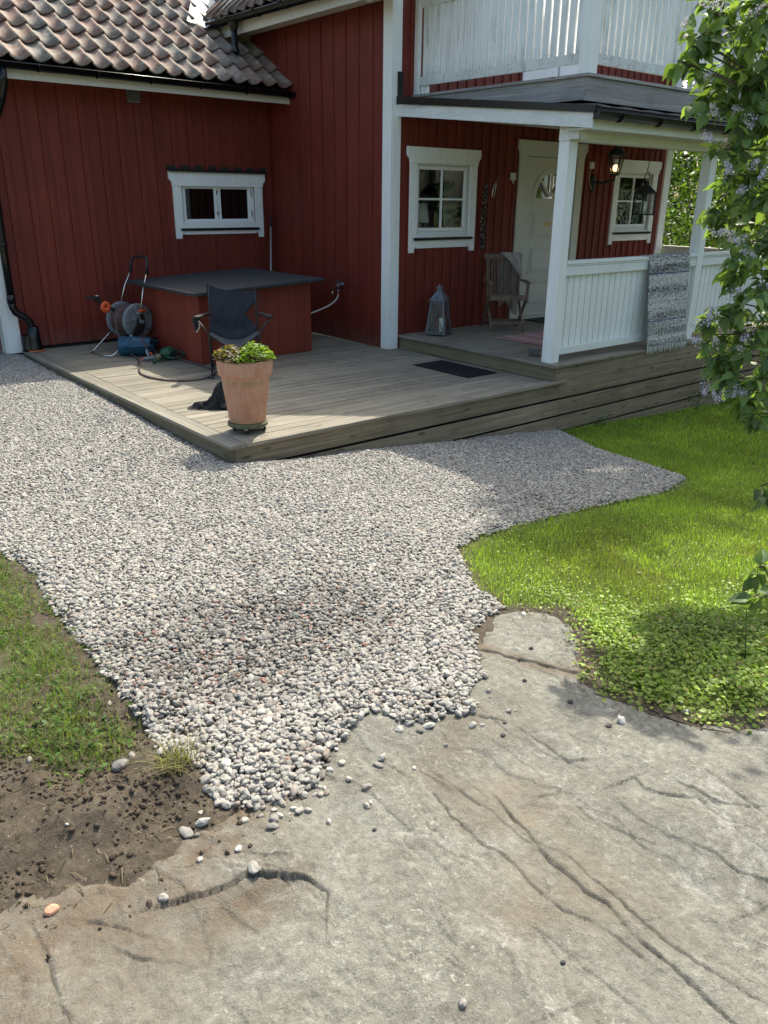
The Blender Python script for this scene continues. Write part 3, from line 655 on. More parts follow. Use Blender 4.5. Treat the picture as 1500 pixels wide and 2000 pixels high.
# the lower part is mostly ground cover
cov = smooth01((fbm(x*1.6, y*1.6, 81)*2.2-(y+3.15)*1.6+.1-(x-.3)*.45)); k = rng.random(len(x)) < (1-.65*cov)*(.35+.65*smooth01(s/.1)); x = x[k]; y = y[k]; cov = cov[k]
far = smooth01((x-3)*.4); k = rng.random(len(x)) < 1-.45*far; x = x[k]; y = y[k]; far = far[k]
dry = smooth01((fbm(x*1.6, y*1.6, 83)-.02)*5)*smooth01(1.2-np.hypot((x-1.7)/1.5, (y+2.9)/.7))
c = gcol(len(x), (.155, .255, .024), (.38, .51, .085))*np.exp(.9*fbm(x*2.5, y*2.5, 88, 4))[:, None]; c = c*(1-.75*dry[:, None])+np.array([.22, .19, .045])*.75*dry[:, None]*rng.uniform(.6, 1.3, (len(x), 1))
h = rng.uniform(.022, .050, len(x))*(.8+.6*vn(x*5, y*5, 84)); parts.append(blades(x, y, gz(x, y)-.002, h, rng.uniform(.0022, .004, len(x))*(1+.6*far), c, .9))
V, F_, C_ = merge(parts)
o = npmesh('lawn_grass', V, F_, M['grass'], None, dict(col=('FLOAT_COLOR', rgba(C_)))); tag(o, 'bright green mown grass to the right of the gravel', 'lawn', kind='stuff')
# low leafy ground cover
x, y = jit(-.6, 5.0, -5.0, -1.9, .0110); k = view_ok(x, y, .4); x = x[k]; y = y[k]
s = sdf(x, y, LAWN)+.22*fbm(x*6, y*6, 15, 5, .65)+.05; k = s > 0; x = x[k]; y = y[k]; s = s[k]
cov = smooth01((fbm(x*1.6, y*1.6, 81)*2.4-(y+3.05)*1.5+.20-(x-.3)*.35)); k = rng.random(len(x)) < (cov*.95*(.12+.88*smooth01(s/.22))+.09)*(.55+.45*smooth01((fbm(x*4, y*4, 86)+.12)*8)); x = x[k]; y = y[k]; sk = s[k]
n = len(x); th = rng.uniform(0, 6.283, n); hh = rng.uniform(.006, .036, n)*(.25+.75*smooth01(sk/.25))*(.5+.9*vn(x*4, y*4, 85))
P = np.stack([x, y, gz(x, y)+hh], 1); D = np.stack([np.cos(th), np.sin(th), rng.normal(.05, .3, n)], 1); Nn = np.stack([rng.normal(0, .35, n), rng.normal(0, .35, n), np.ones(n)], 1)
c = gcol(n, (.15, .225, .028), (.32, .42, .075), .25)*np.exp(.9*fbm(x*3, y*3, 89, 3))[:, None]; dry = smooth01(1.25-np.hypot((x-1.9)/1.3, (y+2.75)/.55)+.8*fbm(x*4, y*4, 83)); yl = rng.random(n) < .07+.5*dry; c[yl] = gcol(int(yl.sum()), (.26, .25, .06), (.30, .22, .08))
big = smooth01((-y-3.0)*1.6); L = rng.uniform(.0075, .0145, n)*(1+.55*big)
V, F_, C_ = leaves(P, Nn, D, L, L*rng.uniform(.75, 1.0, n), c, 'round', .1, .12)
o = npmesh('ground_cover', V, F_, M['leaf'], None, dict(col=('FLOAT_COLOR', rgba(C_)))); tag(o, 'low round-leaved weeds covering the lower lawn edge', 'ground cover', kind='stuff')
# patchy grass on the left
x, y = jit(-3.6, -1.7, -3.25, .8, .0085); k = view_ok(x, y, .3); x = x[k]; y = y[k]
s = sdf(x, y, GRASSL)+.10*fbm(x*5, y*5, 16)+.05; pt = smooth01((fbm(x*5, y*5, 17, 4)+.13+.20*smooth01((y+2.1)*1.2))*7); k = (s > 0) & (rng.random(len(x)) < pt*smooth01(s/.30+.18)*.8)
x = x[k]; y = y[k]; n = len(x); c = gcol(n, (.07, .13, .018), (.19, .28, .045), .3); dd = rng.random(n) < .22; c[dd] = gcol(int(dd.sum()), (.18, .16, .07), (.28, .24, .12))
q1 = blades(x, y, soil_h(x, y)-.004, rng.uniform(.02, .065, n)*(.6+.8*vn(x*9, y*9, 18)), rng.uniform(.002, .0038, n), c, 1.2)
m2 = rng.random(n) < .10; x = x[m2]; y = y[m2]; n = len(x); th = rng.uniform(0, 6.28, n); P = np.stack([x, y, soil_h(x, y)+rng.uniform(.005, .03, n)], 1)
L = rng.uniform(.014, .03, n)
q2 = leaves(P, np.stack([rng.normal(0, .4, n), rng.normal(0, .4, n), np.ones(n)], 1), np.stack([np.cos(th), np.sin(th), rng.normal(.2, .3, n)], 1), L, L*.6, gcol(n, (.05, .10, .02), (.11, .19, .035)), 'oval')
V, F_, C_ = merge([q1, q2])
o = npmesh('rough_grass', V, F_, M['grass'], None, dict(col=('FLOAT_COLOR', rgba(C_)))); tag(o, 'patchy weedy grass left of the gravel', 'grass', kind='stuff')
# straws and roots lying on the bare soil
n = 260; x = rng.uniform(-3.0, -1.75, n); y = rng.uniform(-3.5, -2.7, n); k = (sdf(x, y, GRAVEL) < -.01); x = x[k]; y = y[k]; n = len(x)
a = rng.uniform(0, 6.283, n); ln_ = rng.uniform(.012, .06, n); z = surf(x, y)+.003; w = rng.uniform(.0008, .0018, n)
ex_, ey_ = np.cos(a)*ln_, np.sin(a)*ln_; nx_, ny_ = -np.sin(a)*w, np.cos(a)*w; z2 = surf(x+ex_, y+ey_)+.004
V = np.stack([np.stack([x-nx_, y-ny_, z], 1), np.stack([x+nx_, y+ny_, z], 1), np.stack([x+ex_*.5+nx_, y+ey_*.5+ny_, (z+z2)/2+.006], 1), np.stack([x+ex_*.5-nx_, y+ey_*.5-ny_, (z+z2)/2+.006], 1), np.stack([x+ex_+nx_*.3, y+ey_+ny_*.3, z2], 1), np.stack([x+ex_-nx_*.3, y+ey_-ny_*.3, z2], 1)], 1).reshape(-1, 3)
bs = (np.arange(n)*6)[:, None]; F = np.concatenate([bs+np.array([[0, 1, 2, 3]]), bs+np.array([[3, 2, 4, 5]])])
o = npmesh('straw', V, F, M['grass'], None, dict(col=('FLOAT_COLOR', rgba(np.repeat(gcol(n, (.08, .055, .035), (.24, .19, .12)), 6, 0))))); tag(o, 'dry straws and root bits lying on the bare soil', 'straw', kind='stuff')
# brown litter along the lower edge of the lawn
n = 2600; x = rng.uniform(-.6, .9, n); y = rng.uniform(-4.7, -3.0, n); s = sdf(x, y, LAWN)+.08*fbm(x*8, y*8, 15)+.05; k = (s > -.10) & (s < .10) & (sdf(x, y, GRAVEL) < -.01) & (rng.random(n) < np.exp(-np.abs(s)*14)); x = x[k]; y = y[k]; n = len(x)
a = rng.uniform(0, 6.28, n); L = rng.uniform(.006, .017, n)
V, F, C_ = leaves(np.stack([x, y, surf(x, y)+.004], 1), rng.normal(0, .35, (n, 3))+np.array([0, 0, 1]), np.stack([np.cos(a), np.sin(a), rng.normal(.05, .2, n)], 1), L, L*rng.uniform(.25, .8, n), gcol(n, (.07, .05, .03), (.24, .19, .11), .3), 'oval')
o = npmesh('leaf_litter', V, F, M['grass'], None, dict(col=('FLOAT_COLOR', rgba(C_)))); tag(o, 'brown dead leaf bits between the rock and the lower lawn edge', 'leaf litter', kind='stuff')
# uprooted tuft at the end of the gravel
tf = thing('grass_tuft', 'uprooted tuft of yellow-green grass on a clod of soil at the gravel tip', 'grass tuft', (-1.97, -3.14, float(gz(-1.97, -3.14))))
n = 170; x = -1.97+rng.normal(0, .035, n); y = -3.15+rng.normal(0, .025, n)
V, F_, C_ = blades(x, y, gz(x, y)+.05, rng.uniform(.03, .10, n), rng.uniform(.002, .004, n), gcol(n, (.12, .14, .03), (.34, .30, .13)), 1.9)
npmesh('blade', V, F_, M['grass'], tf, dict(col=('FLOAT_COLOR', rgba(C_))))
b = MB(); b.sphere((-1.97, -3.16, float(gz(-1.97, -3.16))+.025), .065, .045, .04, 20, 12)
b.v = [(x+.012*(vn(x*60, y*60+z*40, 5)-.5), y+.012*(vn(x*55+9, z*60, 6)-.5), z+.014*(vn(x*50, y*50, 7)-.5)) for x, y, z in b.v]
b.build('clod', M['soil_dark'], tf, True)
# thin stalk growing in the ground cover
gs = thing('tall_weed', 'single tall thin green stalk rising from the ground cover at the right', 'weed', (.29, -3.87, float(gz(.29, -3.87))))
b = MB(); z0 = float(gz(.29, -3.87)); b.tube([(.29, -3.87, z0), (.275, -3.86, z0+.12), (.25, -3.85, z0+.26), (.235, -3.845, z0+.36)], [.0028, .0025, .002, .0012], 6)
b.tube([(.275, -3.86, z0+.10), (.24, -3.83, z0+.17), (.18, -3.80, z0+.18), (.15, -3.79, z0+.12)], .0013, 5)
b.tube([(.27, -3.86, z0+.16), (.21, -3.80, z0+.25), (.14, -3.75, z0+.24), (.10, -3.73, z0+.14)], .0012, 5)
b.build('stalk', plain('stalk_green', (.05, .09, .02), .6), gs)
# fallen leaves, twig, single stones
def lying_stone(x, y, s, c, name, label, cat):
    b = MB(); z = float(surf(np.array([x]), np.array([y]))[0]); b.sphere((x, y, z+s*.3), s, s*.75, s*.55, 9, 6)
    b.v = [(a+s*.5*(vn(a*50+9, c_*60, 6)-.5), bb+s*.5*(vn(bb*50, a*60, 7)-.5), c_+s*.4*(vn(a*70, bb*60, 8)-.5)) for a, bb, c_ in b.v]
    o = b.build(name, c, None, False); return tag(o, label, cat)
lying_stone(-2.455, -3.44, .019, plain('brick_piece', (.52, .27, .17), .8, 0, .2, 60), 'brick_fragment', 'orange-pink brick fragment lying on the dusty rock at far left', 'stone')
lying_stone(-.33, -3.96, .016, plain('grey_stone', (.38, .37, .38), .7, 0, .2, 60), 'stone', 'pale round stone beside the twig at the lawn edge', 'stone')
lying_stone(-2.10, -3.02, .028, plain('flat_stone', (.16, .15, .14), .7, 0, .25, 40), 'stone', 'flat dark grey stone half sunk in the bare soil', 'stone')
dk = plain('dark_stone', (.03, .027, .027), .7, 0, .3, 60)
for k_, (px_, py_, s) in enumerate([(-1.0, -3.66, .011), (-.95, -3.62, .009), (-1.62, -3.72, .008), (-.66, -3.46, .012), (-.63, -3.66, .013), (-.41, -3.28, .012), (-1.55, -4.36, .008)]):
    tag(lying_stone(px_, py_, s, dk, 'dark_pebble', None, None), ['black pebble on the rock just past the gravel corner, lower of a close pair', 'black pebble on the rock just past the gravel corner, upper of a close pair', 'black pebble on bare rock level with the curved ledge, left of the rusty stain', 'black pebble on the rock a step below the small rock island', 'black pebble on the rock nearest the lower weeds right of the gravel', 'black pebble on top of the small rock island', 'lone black pebble lowest in the photo, near the bottom edge of the rock'][k_], 'pebble', 'black pebbles on the bare rock')
b = MB(); pz = lambda x, y: float(surf(np.array([x]), np.array([y]))[0])+.004
b.tube([(-.42, -3.86, pz(-.42, -3.86)), (-.41, -3.96, pz(-.41, -3.96)), (-.38, -4.05, pz(-.38, -4.05)), (-.33, -4.13, pz(-.33, -4.13))], [.003, .003, .0022, .0012], 6)
b.tube([(-.41, -3.96, pz(-.41, -3.96)), (-.37, -3.99, pz(-.37, -3.99)), (-.35, -4.02, pz(-.35, -4.02))], .0012, 5)
tag(b.build('twig', M['bark']), 'thin brown twig lying along the lower edge of the lawn', 'twig')
# ------------------------------------------------------------------ the deck
Yw, Yd, Xs, HS = 4.98, 2.444, 3.572, 0.17
deck = thing('wooden_deck', 'low weathered grey timber deck with the flower pot on its front corner', 'deck', (1.8, 2.4, -.15))
b = MB(); y = .145; i = 0
b.box(.118, 3.96, -.028, .14, -.028, 0)
while y < Yw:
    x1 = 3.715 if y < Yd-.02 else Xs-.012
    y1 = min(y+.1175, Yw-.02)
    # boards are joined end to end at random places
    j = .118
    for cut in sorted(random.sample([1.6, 2.2, 2.9], 1)) if y > .3 and i % 3 == 1 else []:
        if cut < x1-.4: b.box(j, cut-.0015, y, y1, -.028, random.uniform(-.0012, .0012)); j = cut+.0015
    b.box(j, x1, y, y1, -.028, random.uniform(-.0012, .0012)); y += .125; i += 1
b.build('floor_board', M['deck'], deck, bevel=.0025)
b = MB(); b.box(-.026, .112, -.028, 2.2, -.028, .001); b.box(-.026, .112, 2.203, Yw-.01, -.028, 0.0); b.build('edge_board', M['deck_y'], deck, bevel=.0025)
b = MB(); b.box(.02, Xs-.02, .06, Yw-.03, -.13, -.045); b.box(.35, 3.86, .10, .3, -.60, -.13); b.build('dark_underlay', M['dark'], deck)  # near-black sheet standing in for the shade under the boards
b = MB(); b.box(-.002, .028, .0, 2.6, -.235, -.030); b.box(-.002, .028, 2.603, Yw-.01, -.235, -.030); b.build('side_fascia', M['fascia_y'], deck, bevel=.002)
b = MB()
for z1, x0 in ((-.030, .030), (-.212, .030), (-.394, 1.3)): b.box(x0, 3.842, .0, .028, z1-.156, z1)
b.build('front_fascia', M['fascia_x'], deck, bevel=.002)

# ------------------------------------------------------------------ the porch
XE = 9.30
porch = thing('porch', 'covered white porch with wooden floor, posts and slatted railing under the balcony', 'porch', (5.5, 1.2, -.5))
b = MB(); b.box(3.846, XE, -.028, .10, HS-.028, HS, .5); y = .105
while y < Yd-.03:
    b.box(3.846, XE, y, min(y+.119, Yd-.02), HS-.028, HS+random.uniform(-.001, .001)); y += .125
b.build('floor_board', M['deck'], porch, bevel=.0025)
b = MB(); b.box(3.698, 3.840, -.028, Yd-.02, HS-.028, HS+.001); b.build('step_nosing', M['deck_y'], porch, bevel=.003)
b = MB(); b.box(3.722, 3.748, .0, Yd-.02, .002, HS-.030); b.build('step_riser', M['fascia_y'], porch, bevel=.002)
b = MB(); b.box(3.752, XE, .002, .026, -.028, HS-.030); 
for z1 in (-.031, -.212, -.392, -.572, -.752): b.box(3.846, XE, .0, .028, z1-.156, z1)
b.box(4.2, XE-.05, .1, .3, -.9, -.03, 0)
b.build('skirting', M['fascia_x'], porch, bevel=.002)
b = MB(); b.box(3.9, XE-.02, .06, .09, -.95, .1); b.box(3.9, 4.0, .1, 2.3, -.9, -.035); b.build('dark_backing', M['dark'], porch)  # near-black sheets added as the shade seen through the skirting gaps
posts = []
for i, x0 in enumerate((3.755, 6.285, 9.16)):
    b = MB(); b.box(x0, x0+.125, .075, .20, HS+.001, 2.25); o = b.build('post', M['white'], porch, bevel=.004)
# railing: handrail, board, slats, bottom rail between posts
for (xa, xb) in ((3.882, 6.283), (6.412, 9.158)):
    rl = sub('railing', porch, ((xa+xb)/2, .13, HS))
    b = MB(); b.box(xa, xb, .070, .175, 1.140, 1.172); b.box(xa, xb, .080, .165, 1.120, 1.1385); b.build('handrail', M['white_x'], rl, bevel=.004)
    b = MB(); b.box(xa, xb, .086, .118, 1.030, 1.118); b.build('top_rail', M['white_x'], rl, bevel=.003)
    b = MB(); b.box(xa, xb, .086, .118, .245, .320); b.build('bottom_rail', M['white_x'], rl, bevel=.003)
    b = MB(); n = int((xb-xa)/.0965); pw = (xb-xa)/n
    for k in range(n): b.box(xa+k*pw+.006, xa+(k+1)*pw-.006, .124, .140, .27, 1.11)
    b.box(xa, xb, .156, .162, .26, 1.11, .2)
    b.build('slat_panel', M['white'], rl, bevel=.002)
# right end railing
rl = sub('railing', porch, (9.25, 1.3, HS))
b = MB(); b.box(9.19, 9.27, .21, 2.40, 1.045, 1.08); b.box(9.215, 9.245, .21, 2.40, .93, 1.043); b.build('handrail', M['cream'], rl, bevel=.003)
b = MB(); y = .26
while y < 2.35: b.box(9.222, 9.238, y, y+.075, .25, .93); y += .105
b.box(9.2, 9.221, .21, 2.4, .24, .31); b.build('slat_panel', M['cream'], rl)
# beams and roof
b = MB(); b.box(3.752, XE, .070, .205, 2.252, 2.40); b.build('beam', M['white_x'], porch, bevel=.004)
b = MB(); b.box(3.725, 3.850, -.045, .068, 2.262, 2.40); b.build('side_beam', M['white_y'], porch, bevel=.004)
b = MB(); zr = lambda y: 2.47+(y+.25)*(2.725-2.47)/(Yd+.25)
y = .22
while y < Yd-.15: b.add([(3.67, y, zr(y)-.118), (XE-.05, y, zr(y)-.118), (XE-.05, y+.117, zr(y+.117)-.118), (3.67, y+.117, zr(y+.117)-.118), (3.67, y, zr(y)-.1), (XE-.05, y, zr(y)-.1), (XE-.05, y+.117, zr(y+.117)-.1), (3.67, y+.117, zr(y+.117)-.1)], [(0, 3, 2, 1), (4, 5, 6, 7), (0, 1, 5, 4), (2, 3, 7, 6), (3, 0, 4, 7), (1, 2, 6, 5)]); y += .12
b.build('ceiling', M['cream'], porch)
zr = lambda y: 2.47+(y+.25)*(2.725-2.47)/(Yd+.25)       # top line of the verge
b = MB(); ya, yb = -.25, Yd-.002
b.prism([(ya, zr(ya)-.135), (yb, zr(yb)-.135), (yb, zr(yb)), (ya, zr(ya))], 'yz', 3.640, 3.665); b.build('verge_board', M['white_y'], porch, bevel=.002)
b = MB(); b.prism([(ya-.02, zr(ya)-.012), (yb, zr(yb)-.012), (yb, zr(yb)+.062), (ya-.02, zr(ya)+.050)], 'yz', 3.618, 3.634)
b.prism([(ya-.02, zr(ya)+.045), (yb, zr(yb)+.057), (yb, zr(yb)+.064), (ya-.02, zr(ya)+.052)], 'yz', 3.6345, 3.72)
b.box(3.618, 3.626, Yd-.004, Yd+.05, zr(Yd)-.02, 3.03); b.box(3.6265, 3.70, Yd-.036, Yd-.028, 2.70, 3.03)
b.build('flashing', M['blk'], porch)
b = MB(); b.prism([(ya, zr(ya)+.005), (yb-.03, zr(yb)+.005), (yb-.03, zr(yb)+.035), (ya, zr(ya)+.035)], 'yz', 3.668, XE+.25)
for k in range(14):        # lapped felt edges lifting at the eave
    xa = 3.75+k*.42; b.add([(xa, -.26, 2.513), (xa+.30, -.26, 2.513), (xa+.34, .05, 2.552), (xa+.02, .05, 2.56), (xa+.15, -.10, 2.56)], [(0, 1, 4), (1, 2, 4), (2, 3, 4), (3, 0, 4)])
b.build('roof', M['felt'], porch)
b = MB(); b.box(3.668, XE+.25, -.195, -.172, 2.335, 2.468); b.build('fascia_board', M['white_x'], porch)
b = MB(); b.box(3.668, XE+.2, -.17, .068, 2.33, 2.345); b.build('soffit', M['cream'], porch)
def gutter(name, parent, p, q, rad, mat, brk=None, out=None):
    """half round gutter from p to q open upward"""
    p, q = Vector(p), Vector(q); d = (q-p).normalized(); side = d.cross(Vector((0, 0, 1))).normalized(); b = MB()
    n = 10; vs = []; fs = []
    for c in (p, q):
        for rr in (rad, rad-.004):
            for k in range(n+1): t = math.pi*k/n; vs.append(c+side*math.cos(t)*rr-Vector((0, 0, 1))*math.sin(t)*rr)
    m_ = n+1
    for k in range(n):
        fs += [(k, k+1, 2*m_+k+1, 2*m_+k), (m_+k, m_+k+1, 3*m_+k+1, 3*m_+k), (k, k+1, m_+k+1, m_+k), (2*m_+k, 2*m_+k+1, 3*m_+k+1, 3*m_+k)]
    fs += [(0, m_, 3*m_, 2*m_), (n, m_+n, 3*m_+n, 2*m_+n)]
    b.add(vs, fs)
    for c in (p+d*.001, q-d*.001): b.add([c+side*math.cos(math.pi*k/n)*rad-Vector((0, 0, 1))*math.sin(math.pi*k/n)*rad for k in range(n+1)], [tuple(range(n+1))])
    for s_ in (1, -1): b.tube([p+side*rad*s_, q+side*rad*s_], .006, 6)
    L = (q-p).length; k = .35
    while k < L:
        c = p+d*k
        b.tube([c+side*math.cos(t)*(rad+.004)-Vector((0, 0, 1))*math.sin(t)*(rad+.004) for t in [math.pi*i_/8 for i_ in range(9)]], .005, 5)
        if brk: b.beam(c+side*brk*rad, c+side*brk*(rad+.12)+Vector((0, 0, -.02)), .03, .008)
        k += .62
    return b.build(name, mat, parent, True, fixn=False)
gutter('gutter', porch, (3.64, -.27, 2.468), (XE+.2, -.27, 2.455), .064, M['blk'], -1)

# ------------------------------------------------------------------ balcony on the porch roof
bal = thing('balcony', 'white slatted balcony with grey timber floor edge above the porch', 'balcony', (5.5, 1.2, 2.6))
FX, FY, FZ = 3.876, .030, 2.815
b = MB(); b.box(FX, 9.3, FY, FY+.028, 2.592, FZ-.026); b.build('front_fascia', M['grey_x'], bal, bevel=.002)
b = MB(); b.box(FX, FX+.028, FY+.029, Yd-.005, 2.600, FZ-.026); b.build('side_fascia', M['grey_y'], bal, bevel=.002)
b = MB(); b.box(FX-.02, 9.3, FY-.022, FY+.10, FZ-.025, FZ+.002); y = FY+.105
while y < Yd-.02: b.box(FX+.10, 9.3, y, min(y+.115, Yd-.01), FZ-.025, FZ); y += .12
b.build('floor_board', M['grey_x'], bal, bevel=.002)
b = MB(); b.box(FX-.02, FX+.098, FY+.104, Yd-.005, FZ-.025, FZ+.002); b.build('edge_board', M['grey_y'], bal, bevel=.002)
b = MB(); b.box(3.887, 4.010, .036, .160, FZ+.003, 3.92); b.build('post', M['white'], bal, bevel=.004)
b = MB(); b.box(3.880, 3.925, Yd-.075, Yd-.006, FZ+.003, 3.80); b.build('post', M['white'], bal, bevel=.003)
b = MB(); b.box(3.926, 3.975, Yd-.17, Yd-.08, FZ+.003, 2.905); b.build('block', M['white'], bal, bevel=.003)
b = MB(); b.box(6.5, 6.6, .05, .15, FZ+.003, 3.8); b.build('post', M['white'], bal, bevel=.003)
b = MB(); b.box(9.15, 9.27, .036, .16, FZ+.003, 3.8); b.build('post', M['white'], bal, bevel=.003)
def balrail(axis, a0, a1, c, sgn):
    rl = sub('railing', bal, ((a0+a1)/2 if axis == 'x' else c, c if axis == 'x' else (a0+a1)/2, 3.3)); mt = M['white_dirty']
    def bx(b, u0, u1, c0, c1, z0, z1, r=None):
        (b.box(u0, u1, c0, c1, z0, z1, r) if axis == 'x' else b.box(c0, c1, u0, u1, z0, z1, r))
    b = MB(); bx(b, a0, a1, c, c+.030, 2.905, 2.995); b.build('bottom_rail', mt, rl, bevel=.003)
    b = MB(); bx(b, a0, a1, c, c+.030, 3.66, 3.74); bx(b, a0, a1, c-.03, c+.07, 3.742, 3.77); b.build('top_rail', mt, rl, bevel=.003)
    b = MB(); pitch = .0985; n = round((a1-a0)/pitch); pitch = (a1-a0)/n
    for k in range(n): bx(b, a0+k*pitch+.014, a0+(k+1)*pitch-.014+random.uniform(-.002, .002), c+.031, c+.050, 2.93, 3.745)
    b.build('slat_panel', mt, rl, bevel=.002)
    b = MB(); bx(b, a0, a1, c+.085, c+.087, 2.935, 3.73); b.build('wind_screen', M['screen'], rl)
balrail('y', .162, Yd-.076, 3.905, 1)
balrail('x', 4.012, 6.498, .055, 1); balrail('x', 6.602, 9.148, .055, 1)
rl = sub('railing', bal, (9.2, 1.3, 3.3)); b = MB(); b.box(9.2, 9.23, .17, 2.4, 2.9, 3.0); b.box(9.18, 9.25, .17, 2.4, 3.7, 3.75); y = .2
while y < 2.35: b.box(9.235, 9.25, y, y+.085, 2.93, 3.72); y += .115
b.build('slat_panel', M['white'], rl)

# ------------------------------------------------------------------ the house
house = thing('red_house', 'dark red timber house with white corner boards and clay tiled roofs', 'house', (4.5, 5.5, -.2))
def boards(axis, u0, u1, z0, ztop, plane, openings, pitch, bw, bt, mat, name='wall', out=-1, back=.10):
    """vertical boards with cover battens; openings = (u0,u1,z0,z1)"""
    b = MB()
    def bx(ua, ub, c0, c1, za, zb, r):
        if ub-ua < .003 or zb-za < .003: return
        (b.box(ua, ub, c0, c1, za, zb, r) if axis == 'x' else b.box(c0, c1, ua, ub, za, zb, r))
    def column(ua, ub, c0, c1, r):
        cuts = sorted({ua, ub, *[e for o_ in openings for e in o_[:2] if ua < e < ub]})
        for a, e in zip(cuts[:-1], cuts[1:]):
            mid = (a+e)/2; zt = ztop(mid) if callable(ztop) else ztop; segs = [(z0, zt)]
            for o_ in openings:
                if o_[0] < mid < o_[1]:
                    ns = []
                    for s0, s1 in segs:
                        if o_[2] > s0: ns.append((s0, min(s1, o_[2])))
                        if o_[3] < s1: ns.append((max(s0, o_[3]), s1))
                    segs = ns
            for s0, s1 in segs: bx(a, e, c0, c1, s0, s1, r)
    u = u0; i = 0
    while u < u1-.01:
        ue = min(u+pitch, u1); r = random.random(); w = random.uniform(-.002, .002)
        column(u+.002, ue-.002, plane+w if out < 0 else plane-w, plane+.03 if out < 0 else plane-.03, r)
        if bw and i > 0:
            j = random.uniform(-.004, .004)
            c1_, c0_ = (plane+w*0-.0025, plane-bt) if out < 0 else (plane+.0025, plane+bt)
            column(u-bw/2+j, u+bw/2+j, c0_, c1_, random.random())
        u = ue; i += 1
    column(u0, u1, plane+.0305 if out < 0 else plane-.0305, plane+back if out < 0 else plane-back, .1)
    return b.build(name, mat, house)
# wall with the small window
SW = (2.175, 3.275, 1.335, 1.915)
boards('x', -.10, Xs-.002, .035, 2.98, Yw, [SW], .225, .066, .022, M['red'])
b = MB(); b.box(-.08, Xs, Yw+.02, Yw+.2, -.3, .034); b.build('foundation', M['dark'], house)
# side wall towards the deck
W2 = (3.895, 4.885, 1.265, 2.145); DO = (5.80, 7.00, HS, 2.30); W3 = (7.85, 8.82, 1.265, 2.145)
boards('y', Yd+.115, 9., .006, 3.86, Xs, [], .25, .055, .010, M['red'])
# front wall behind the porch and its upper storey
boards('x', Xs+.125, 9.05, .006, 2.70, Yd, [W2, DO, W3], .150, .048, .016, M['red'])
gt = lambda u: min(3.90+(u-3.12)*1.0, 3.90+(9.72-u)*1.0)-.12
boards('x', Xs+.125, 9.05, 2.701, gt, Yd, [(5.68, 7.10, 2.82, 4.9)], .150, .048, .014, M['red'], 'upper_wall')
b = MB(); b.box(9.05, 9.08, Yd+.1, 9., -.8, 3.9); b.build('wall', M['red'], house)
b = MB(); b.box(-.12, -.10, Yw+.13, 9., -.3, 3.0); b.build('wall', M['red'], house)
# corner boards
b = MB(); b.box(Xs-.022, Xs-.001, Yd-.020, Yd+.135, .003, 3.95); b.box(Xs-.0005, Xs+.120, Yd-.022, Yd-.0035, .003, 3.95); b.box(Xs, Xs+.12, Yd-.003, Yd+.10, .003, 3.95)
b.build('corner_board', M['white'], house, bevel=.003)
b = MB(); b.box(9.05, 9.19, Yd-.03, Yd-.002, -.3, 3.9); b.box(9.192, 9.212, Yd-.03, Yd+.12, -.8, 3.9); b.build('corner_board', M['white'], house, bevel=.003)
b = MB(); b.box(-.175, -.01, Yw-.030, Yw-.004, -.02, 2.90); b.box(-.197, -.177, Yw-.03, Yw+.13, -.02, 2.90); b.build('corner_board', M['white'], house, bevel=.003)
# interior boxes so that the windows look into dark rooms
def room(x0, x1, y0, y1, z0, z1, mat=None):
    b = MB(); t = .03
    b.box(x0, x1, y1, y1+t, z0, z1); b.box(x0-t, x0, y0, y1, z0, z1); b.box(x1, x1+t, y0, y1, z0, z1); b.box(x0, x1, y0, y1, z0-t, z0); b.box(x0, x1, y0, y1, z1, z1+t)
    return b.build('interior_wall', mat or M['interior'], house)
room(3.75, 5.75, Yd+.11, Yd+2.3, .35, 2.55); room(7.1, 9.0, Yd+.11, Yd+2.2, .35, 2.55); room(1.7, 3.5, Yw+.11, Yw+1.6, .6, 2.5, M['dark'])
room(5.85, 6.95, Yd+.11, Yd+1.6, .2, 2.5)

def casing(x0, x1, z0, z1, y, bw=.115, hh=.175, bh=.15, ear=.045):
    """Scandinavian casing: wide head with notched ends, legs with shaped feet, plain apron"""
    b = MB(); t = .028; f = y-t-.004
    hz0 = z1-hh
    b.prism([(x0, z1), (x1, z1), (x1, z1-hh*.52), (x1-.018, z1-hh*.66), (x1-.035, z1-hh*.74), (x1-.04, z1-hh), (x0+.04, z1-hh), (x0+.035, z1-hh*.74), (x0+.018, z1-hh*.66), (x0, z1-hh*.52)], 'xz', f-.008, y-.004)
    for s_, xo in ((1, x0+ear), (-1, x1-ear)):
        xi = xo+s_*bw
        if z0 is not None and bh: poly = [(xo, hz0-.001), (xi, hz0-.001), (xi, z0+.075), (xi-s_*.02, z0+.058), (xi-s_*.032, z0+.030), (xi-s_*.035, z0), (xo, z0)]
        else: poly = [(xo, hz0-.001), (xi, hz0-.001), (xi, z0), (xo, z0)]
        b.prism(poly, 'xz', f, y-.004)
    if bh:
        b.box(x0+ear+bw+.001, x1-ear-bw-.001, f+.003, y-.004, z0+.050, z0+.050+bh)
    return b
